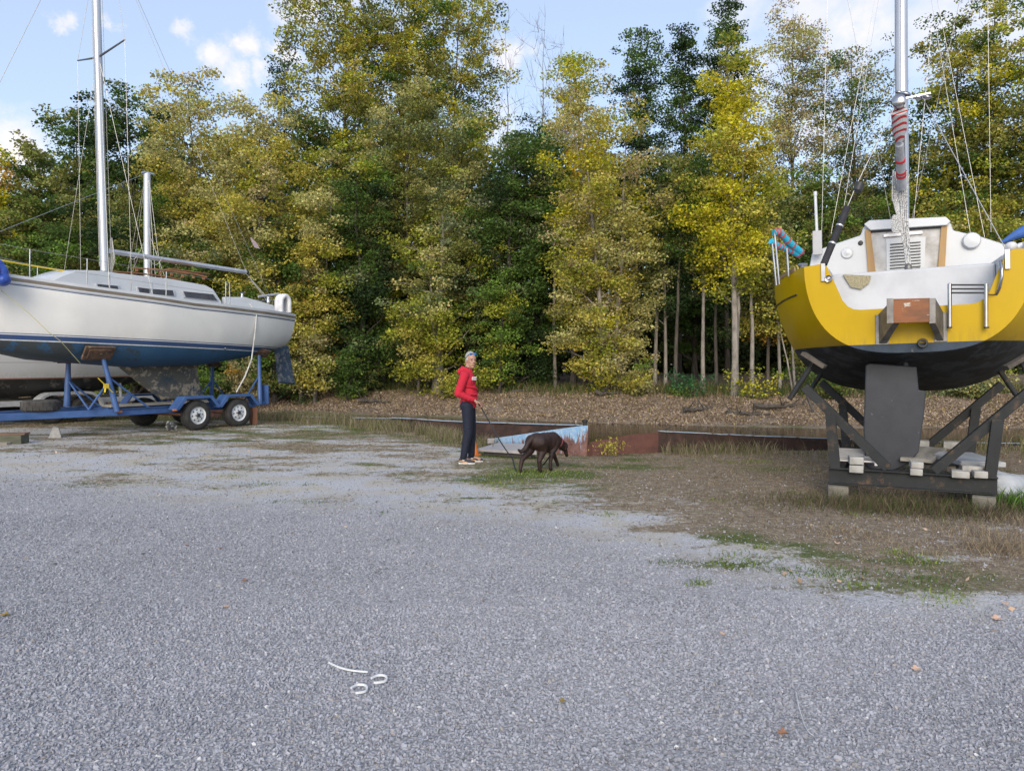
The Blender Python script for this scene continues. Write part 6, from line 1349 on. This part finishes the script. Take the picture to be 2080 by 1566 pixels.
leaf(1700, 1103, .03, 'pink', 'pinkish leaf in the dead grass left of the cradle', 1.2, .5)

# ================================================================== driftwood on the far bank
for k, (px, py, d, l, rz, lab) in enumerate(((1600, 825, 26.8, 2.6, .15, 'long dark log half buried in the far bank left of the cradle'), (1520, 832, 26.2, 1.5, -.2, 'short dark log at the foot of the pale trunks'), (1250, 806, 29.5, 1.6, .1, 'dark root heap below the big golden tree'), (1420, 826, 26.8, 1.3, .3, 'dark driftwood on the bank below the pale leaning trunk'), (1080, 797, 32.0, 1.7, -.05, 'grey fallen branch on the bank above the dog'), (760, 800, 32, 1.4, .1, 'short grey branch on the bank left of the man'))):
    mb = MB(); r = random.Random(k); n = 7; pts = [Vector((l * (i / n - .5), r.uniform(-.08, .08), r.uniform(-.03, .08))) for i in range(n + 1)]; mb.tube(pts, [.09 - .008 * i for i in range(n + 1)], 8)
    for j in range(5): a = pts[r.randint(1, n - 1)]; mb.tube([a, a + Vector((r.uniform(-.3, .3), r.uniform(-.3, .1), r.uniform(.05, .4)))], [.035, .012], 6)
    p = P(px, py, d); one('log', mb, bark, lab, 'log', T(p.x, p.y, float(gz(p.x, p.y)) + .06) @ RZ(rz), smooth=60)
p = P(1655, 805, 26); mb = MB().tube([(0, 0, 0), (.25, 0, .55), (.34, 0, .9)], [.06, .045, .02], 8)
one('dead_stump', mb, bark, 'leaning dead stump on the bank beside the cradle', 'stump', T(p.x, p.y, float(gz(p.x, p.y)) - .05) @ RZ(2.4), smooth=60)
# yellow-green weed plant in front of the rusty plate
A = Acc(); r = np.random.default_rng(3); n = 170; cx, cy = G(1240, 925).x, G(1240, 925).y
pos = r.normal(0, 1, (n, 3)) * np.array([.13, .08, .08]) + np.array([cx, cy, .16])
A.add(*leafquads(pos[:, 0], pos[:, 1], np.abs(pos[:, 2]), r.uniform(.02, .045, n), colmix(n, (.28, .27, .04), (.48, .40, .08)), .9))
PL = nparr('weed_plant', np.concatenate(A.V), np.concatenate(A.F), leafmat, None, np.concatenate(A.C)); tag(PL, 'yellow green weed plant growing in front of the rusty curved plate', 'plant', kind='thing')
st = MB()
for i in range(9): a = i * .7; st.tube([(cx + .02 * math.cos(a), cy, 0), (cx + .07 * math.cos(a), cy + .05 * math.sin(a), .15), (cx + .14 * math.cos(a), cy + .06 * math.sin(a), .24)], [.004, .003, .0015], 5)
st.build('stem', pm('weed_stem', (.16, .14, .04), rough=.8), PL)
# ================================================================== the man
gm = G(953, 940); MM = T(gm.x, gm.y, float(gz(gm.x, gm.y)) + .0)
MAN = empty('person', MM, 'grey haired man in a red hoodie and navy trousers holding a dog leash', 'person')
skin = pm('skin', (.42, .24, .17), (.36, .20, .14), scale=14, rough=.55)
# axes: he walks towards +X (picture right); -Y is towards the camera
HC = Vector((.03, 0, 1.62)); TW = RZ(R(-60))                # head turned towards the camera
def hp(x, y, z): return HC + (TW.to_3x3() @ Vector((x, y, z)))
bd = MB()
bd.ell(HC + Vector((0, 0, .03)), (.098, .078, .112), TW, 18, 14)                       # skull
bd.ell(hp(.032, 0, -.045), (.066, .058, .085), TW, 14, 10)                            # face / jaw
bd.ell(hp(.070, 0, -.098), (.024, .024, .020), None, 10, 8)                             # chin
bd.cap_(hp(.088, 0, .018), hp(.112, 0, -.022), .008, .0135); bd.ell(hp(.100, .012, -.026), .009, None, 8, 6); bd.ell(hp(.100, -.012, -.026), .009, None, 8, 6)
bd.ell(hp(.086, 0, .034), (.012, .05, .010), TW, 12, 6)                                 # brow
for s in (1, -1):
    bd.ell(hp(.066, s * .036, -.018), (.02, .018, .022), None, 10, 7)                    # cheek bone
    bd.ell(hp(-.012, s * .082, -.008), (.018, .009, .031), TW, 10, 8)                     # ear
bd.ell(hp(.090, 0, -.060), (.012, .026, .007), TW, 10, 6); bd.ell(hp(.089, 0, -.070), (.011, .022, .006), TW, 10, 6)
bd.cap_((.0, 0, 1.55), (-.025, 0, 1.42), .056, .066)
bd.ell((-.03, 0, 1.27), (.11, .17, .20), None, 14, 10); bd.ell((-.02, 0, 1.02), (.11, .15, .16), None, 14, 10)
SH = {1: Vector((-.06, -.19, 1.40)), -1: Vector((-.03, .19, 1.40))}
EL = {1: Vector((-.155, -.24, 1.115)), -1: Vector((-.10, .25, 1.12))}
WR = {1: Vector((.095, -.19, 1.005)), -1: Vector((.12, .16, .99))}
for k in (1, -1):
    bd.cap_(SH[k], EL[k], .055, .042); bd.cap_(EL[k], WR[k], .042, .027)
def hand(w, d, pal_n, side, curl=.9):
    """palm + four fingers + thumb; d: forearm direction, pal_n: palm normal"""
    d = Vector(d).normalized(); nn = Vector(pal_n); nn = (nn - d * nn.dot(d)).normalized(); s = d.cross(nn) * side
    for i in range(4):                                                                 # palm as four metacarpals
        o = (i - 1.5) * .019; bd.cap_(w + s * o * .5 + d * .01, w + s * o + d * .085, .016, .0115, 8)
    L = (.068, .078, .073, .056)
    for i in range(4):
        o = (i - 1.5) * .021; p = w + s * o + d * .088; dd = d.copy(); c = curl * (.8 + .12 * i)
        for j, f in enumerate((.45, .32, .23)):
            a = c * (.45, 1.0, 1.45)[j]; q = p + (d * math.cos(a) + nn * math.sin(a)) * L[i] * f * 1.1; bd.cap_(p, q, .0095 - .0008 * j, .0088 - .0008 * j, 7); p = q
    p = w - s * .022 + d * .022; a = p + (-s * .75 + d * .75 + nn * .35).normalized() * .042; b = a + (d * .9 + nn * .7 + s * .1).normalized() * .032
    bd.cap_(p, a, .0135, .0105, 8); bd.cap_(a, b, .0105, .0085, 8)
    return w + d * .085 + nn * .02
hR = hand(WR[1], (.75, -.02, -.35), (-.35, .1, -.9), 1, 1.15)
hL = hand(WR[-1], (.8, -.25, -.5), (-.2, -.3, -.9), -1, 1.0)
HIP = {1: Vector((-.01, -.085, .93)), -1: Vector((.01, .085, .93))}
KN = {1: Vector((-.01, -.10, .50)), -1: Vector((.03, .10, .50))}
AN = {1: Vector((-.085, -.11, .10)), -1: Vector((.03, .12, .10))}
for k in (1, -1):
    bd.cap_(HIP[k], KN[k], .08, .055); bd.cap_(KN[k], AN[k], .055, .036); bd.cap_(AN[k] + Vector((0, 0, -.02)), AN[k] + Vector((.13, -.01, -.055)), .035, .026)
BODY = blob('body', bd, skin, MAN, .0062, 4)
# hoodie
hd = MB()
hd.ell((-.03, 0, 1.30), (.135, .195, .18), None, 18, 12); hd.ell((-.005, 0, 1.12), (.138, .175, .20), None, 18, 12); hd.ell((-.01, 0, .96), (.135, .165, .12), None, 18, 10)
hd.ell((-.01, 0, .90), (.130, .160, .045), None, 18, 8)
for k in (1, -1):
    hd.ell(SH[k] + Vector((0, k * .015, -.01)), .078, None, 14, 10); hd.cap_(SH[k] + Vector((0, 0, -.01)), EL[k], .074, .062, 12); hd.cap_(EL[k], WR[k] - (WR[k] - EL[k]) * .16, .062, .043, 12)
    m0 = EL[k].lerp(WR[k], .80); m1 = EL[k].lerp(WR[k], .90); hd.cap_(m0, m1, .040, .038, 12)
    for t in (.3, .5, .7): hd.ell(EL[k].lerp(WR[k], t) + Vector((0, 0, -.008)), (.018, .056, .050), RY(R(25)), 10, 7)
for z, a in ((1.06, .16), (1.00, -.18), (1.12, .12), (1.19, -.14)): hd.ell((.01, -.02, z), (.150, .186, .016), RX(a) @ RY(.15), 16, 6)
# hood hanging behind the neck, neck ring
hd.cap_((-.10, -.06, 1.47), (-.10, .06, 1.47), .055, .055); hd.cap_((-.145, -.05, 1.45), (-.145, .05, 1.45), .045, .045)
for i in range(13):
    a = R(40 + 280 * i / 12); hd.ell((-.028 + .083 * math.cos(a), .085 * math.sin(a), 1.475 - .03 * math.cos(a) + .006), (.024, .024, .034), None, 10, 8)
redc = pm('hoodie_red', (.50, .012, .035), (.42, .010, .03), scale=14, rough=.85, bump=.35, bscale=22)
HO = blob('hoodie', hd, redc, MAN, .0085, 3)
# dark hood lining
li = MB()
for i in range(11):
    a = R(50 + 260 * i / 10); li.ell((-.022 + .064 * math.cos(a), .066 * math.sin(a), 1.500 - .022 * math.cos(a)), (.017, .017, .026), None, 8, 6)
blob('hood_lining', li, pm('lining_dark', (.02, .02, .025), rough=.9), MAN, .007, 3)
# white chest print with dark letters
prm = pm('print_white', (.75, .74, .76), rough=.7); cxp = Vector((.088, -.128, 1.345)); RP = RZ(R(38)) @ RX(R(8))
MB().box((0, 0, 0), (.075, .018, .05)).build('chest_print', prm, MAN, T(*cxp) @ RP)
t_ = bpy.data.curves.new('lettering', 'FONT'); t_.body = 'ONC'; t_.size = .032; t_.extrude = .001; t_.align_x = 'CENTER'; t_.align_y = 'CENTER'
to = bpy.data.objects.new('lettering', t_); COL.objects.link(to); to['x'] = 0; to.parent = MAN; to.matrix_basis = T(*cxp) @ RP @ T(0, -.0105, 0) @ RX(R(90)); t_.materials.append(pm('print_grey', (.25, .2, .25), rough=.7))
bpy.context.view_layer.update(); lm = bpy.data.meshes.new_from_object(to.evaluated_get(bpy.context.evaluated_depsgraph_get())); mxl = to.matrix_basis.copy(); bpy.data.objects.remove(to)
to = bpy.data.objects.new('lettering', lm); COL.objects.link(to); to.parent = MAN; to.matrix_basis = mxl
MB().box((0, 0, 0), (.26, .006, .012)).build('pocket_seam', pm('seam_red', (.32, .01, .025), rough=.9), MAN, T(.03, -.178, 1.045) @ RY(R(48)) @ RX(R(-4)))
# trousers
tr = MB(); tr.ell((-.01, 0, .93), (.125, .15, .09), None, 18, 10)
for k in (1, -1):
    tr.cap_(HIP[k] + Vector((-.01, 0, -.01)), KN[k], .100, .076, 14); tr.cap_(KN[k], AN[k] + Vector((0, 0, .0)), .076, .054, 14); tr.ell(HIP[k] + Vector((-.04, 0, -.02)), (.09, .085, .1), None, 14, 10)
    for t in (.35, .6, .8): tr.ell(HIP[k].lerp(KN[k], t) + Vector((-.01, -.01, 0)), (.085, .080, .012), RY(R(30)), 12, 6)
    for t in (.15, .4, .75, .9): tr.ell(KN[k].lerp(AN[k], t), (.070 - .012 * t, .068 - .012 * t, .012), RY(R(-28)), 12, 6)
blob('trousers', tr, pm('navy_cloth', (.006, .011, .028), (.004, .007, .018), scale=12, rough=.8, bump=.3), MAN, .0085, 3)
# hair: short grey, leaving the face free
ha = MB()
ha.ell(HC + Vector((0, 0, .045)) + (TW.to_3x3() @ Vector((-.018, 0, .012))), (.094, .083, .098), TW, 18, 12)
ha.ell(hp(-.048, 0, -.01), (.058, .076, .072), TW, 14, 10)
for s in (1, -1): ha.ell(hp(.0, s * .073, .022), (.035, .014, .034), TW, 10, 8)
blob('hair', ha, pm('grey_hair', (.42, .41, .41), (.24, .23, .23), scale=60, rough=.8, bump=.6, bscale=90), MAN, .006, 3)
for s in (1, -1):
    MB().ell(hp(.0885, s * .030, .010), (.008, .012, .0065), TW, 12, 8).build('eye', pm('eye_dark', (.05, .035, .03), rough=.3), MAN, None, 180)
    MB().cap_(hp(.096, s * .016, .031), hp(.086, s * .046, .030), .005, .004, 8).build('eyebrow', pm('brow_grey', (.13, .12, .12), rough=.9), MAN, None, 180)
MB().cap_(hp(.1005, -.02, -.0655), hp(.1005, .02, -.0655), .0025, .0025, 6).build('mouth', pm('lip', (.22, .08, .07), rough=.5), MAN, None, 180)
# mirrored sports glasses pushed up on the head
gl = MB()
for s in (1, -1): gl.ell(hp(.065, s * .034, .108), (.014, .034, .020), TW @ RZ(R(-s * 14)) @ RY(R(-38)), 14, 8)
gl.cap_(hp(.075, -.01, .112), hp(.075, .01, .112), .005, .005, 8)
m, t, b = newmat('mirror_blue'); b.inputs['Base Color'].default_value = (.03, .22, .62, 1); b.inputs['Metallic'].default_value = .6; b.inputs['Roughness'].default_value = .2
SG = gl.build('sunglasses', m, MAN, None, 180)
for s in (1, -1): MB().cap_(hp(.055, s * .065, .100), hp(-.02, s * .092, .035), .004, .004, 8).build('temple_arm', black, SG, None, 180)
# shoes and socks
for k, ang in ((1, -6), (-1, 4)):
    a = AN[k]; F_ = T(a.x, a.y, 0) @ RZ(R(ang))
    so = MB(); so.cap_((0, 0, .16), (0, 0, .075), .043, .045, 12); so.build('sock', pm('sock_white', (.68, .69, .72), rough=.9), MAN, F_, 180)
    up_ = MB(); up_.ell((-.015, 0, .062), (.062, .042, .052), None, 14, 10); up_.ell((.075, 0, .048), (.085, .046, .036), RY(R(8)), 14, 10); up_.ell((.135, 0, .038), (.055, .042, .026), None, 14, 10); up_.ell((.03, 0, .07), (.06, .036, .036), RY(R(20)), 14, 8)
    SHO = blob('shoe', up_, pm('shoe_dark', (.035, .035, .045), (.05, .05, .06), scale=20, rough=.8), MAN, .008, 3, F_)
    sl_ = []
    for i in range(24):
        t = 2 * math.pi * i / 24; x = .055 + .135 * math.cos(t); y = (.044 if x > .02 else .039) * math.sin(t); sl_.append((x, y))
    s2 = MB().prism(sl_, .0, .028, 'Z').build('sole', pm('sole_white', (.66, .64, .60), rough=.7), SHO, None, None, .006)
    for s in (1, -1): MB().loft([[Vector((x, s * (.0465 - .02 * max(0, abs(x - .03) - .06)), z)), Vector((x, s * (.045 - .02 * max(0, abs(x - .03) - .06)), z + w_))] for x, z, w_ in ((-.06, .050, .010), (-.03, .044, .014), (.02, .034, .016), (.05, .031, .014), (.075, .030, .004))]).build('side_flash', pm('flash_orange', (.68, .33, .12), rough=.6), SHO, None, 180)

# ================================================================== the dog
gd = G(1105, 955); dz = float(gz(gd.x, gd.y)); MD = T(gd.x, gd.y, dz) @ RZ(R(50)) @ Matrix.Scale(.87, 4)
DOG = empty('dog', MD, 'chocolate brown dog sniffing the ground with its head low, seen from behind its right side', 'dog')
db = MB()                                       # +X is forward (head), units metres
C = db.cap_
db.ell((.14, 0, .47), (.23, .155, .175), RY(R(6)), 18, 12)         # deep chest
db.ell((-.02, 0, .495), (.23, .145, .155), None, 18, 12)          # loin
db.ell((-.19, 0, .51), (.16, .15, .15), None, 18, 12)        # rump
C((.0, 0, .45), (.2, 0, .40), .11, .13, 14)
C((.24, 0, .52), (.40, -.02, .44), .125, .095, 14)                # neck going down
C((.40, -.02, .44), (.50, -.03, .38), .095, .075, 12)
db.ell((.535, -.03, .365), (.078, .068, .085), RY(R(20)), 14, 10)   # head
C((.565, -.03, .315), (.60, -.035, .215), .044, .033, 10); db.ell((.605, -.035, .20), (.03, .028, .028), None, 10, 8)
for s in (1, -1):
    db.ell((.515, -.03 + s * .068, .345), (.032, .013, .062), RX(R(-8 * s)) @ RY(R(12)), 12, 8)   # hanging ears
def leg(pts, rr):
    for (p, q), (a, b) in zip(zip(pts, pts[1:]), zip(rr, rr[1:])): C(p, q, a, b, 10)
# hind legs: thigh, knee forward, hock backward, shank, paw
leg([(-.20, -.075, .50), (-.15, -.09, .36), (-.255, -.095, .20), (-.235, -.095, .05)], [.125, .080, .042, .030]); db.ell((-.215, -.095, .025), (.042, .030, .024), None, 10, 8)
leg([(-.22, .085, .50), (-.24, .11, .36), (-.43, .13, .22), (-.48, .13, .06)], [.125, .078, .042, .030]); db.ell((-.465, .13, .026), (.042, .030, .024), None, 10, 8)
# front legs: near one upright and back, far one reaching forward
leg([(.20, -.085, .46), (.12, -.095, .32), (.06, -.095, .19), (.05, -.095, .05)], [.085, .056, .036, .029]); db.ell((.068, -.095, .025), (.042, .030, .024), None, 10, 8)
leg([(.24, .085, .46), (.31, .09, .33), (.42, .09, .19), (.50, .09, .06)], [.085, .056, .036, .029]); db.ell((.52, .09, .028), (.042, .030, .024), None, 10, 8)
# tail, curving down and up at the tip
leg([(-.31, .0, .585), (-.39, .03, .50), (-.45, .05, .40), (-.53, .07, .36), (-.585, .08, .40)], [.050, .046, .042, .034, .020])
C((-.04, 0, .40), (.06, 0, .37), .07, .08, 12)
furm = pm('chocolate_fur', (.028, .011, .008), (.016, .007, .006), scale=9, rough=.6, bump=.5, bscale=70, stretch=(1, 2, 2))
blob('body', db, furm, DOG, .009, 5)
MB().ell((.628, -.036, .192), (.014, .018, .013), None, 12, 8).build('nose', black, DOG, None, 180)
for s in (1, -1): MB().ell((.588, -.03 + s * .040, .352), (.008, .008, .008), None, 8, 6).build('eye', black, DOG, None, 180)
cl2 = MB(); d_ = Vector((.17, -.02, -.07)).normalized(); cl2.lathe([(.098, -.012), (.101, 0), (.098, .012)], T(.375, -.015, .455) @ frame(d_) @ Matrix.Scale(1.10, 4), 28, cap=False); cl2.build('collar', pm('collar_red', (.24, .07, .08), rough=.7), DOG, None, 60)
# leash: from his hand down, along the ground behind the dog and up to the collar
def wpt(px, py, d): return P(px, py, d)
hw = MM @ (hR + Vector((.0, 0, 0))); cw2 = MD @ Vector((.36, -.08, .41))
def gp(px, py, h=.012): p = G(px, py, h); p.z = float(gz(p.x, p.y)) + h; return p
k1 = [hw + Vector((-.02, 0, .03)), hw, wpt(983, 838, 11.55), wpt(1000, 868, 11.4), wpt(1014, 893, 11.25), wpt(1030, 917, 11.1), wpt(1041, 932, 10.95), gp(1049, 956), gp(1070, 957), gp(1090, 954), gp(1104, 943, .05), wpt(1118, 925, 10.75), cw2]
k2 = []
for i in range(len(k1) - 1):
    p0, p1, p2, p3 = k1[max(i - 1, 0)], k1[i], k1[i + 1], k1[min(i + 2, len(k1) - 1)]
    for k in range(5): t = k / 5; k2.append(.5 * (2 * p1 + (p2 - p0) * t + (2 * p0 - 5 * p1 + 4 * p2 - p3) * t * t + (3 * p1 - p0 - 3 * p2 + p3) * t ** 3))
mb = MB(); rr = []
for i, p in enumerate(k2 + [k1[-1]]):
    rr.append([p + Vector((.011, .003, 0)), p + Vector((.011, -.003, 0)), p + Vector((-.011, -.003, 0)), p + Vector((-.011, .003, 0))])
mb.loft(rr, closed=True, capa=True, capb=True)
one('leash', mb, pm('leash_black', (.015, .015, .02), rough=.7), 'black dog leash hanging from the hand of the man to the dog', 'leash')
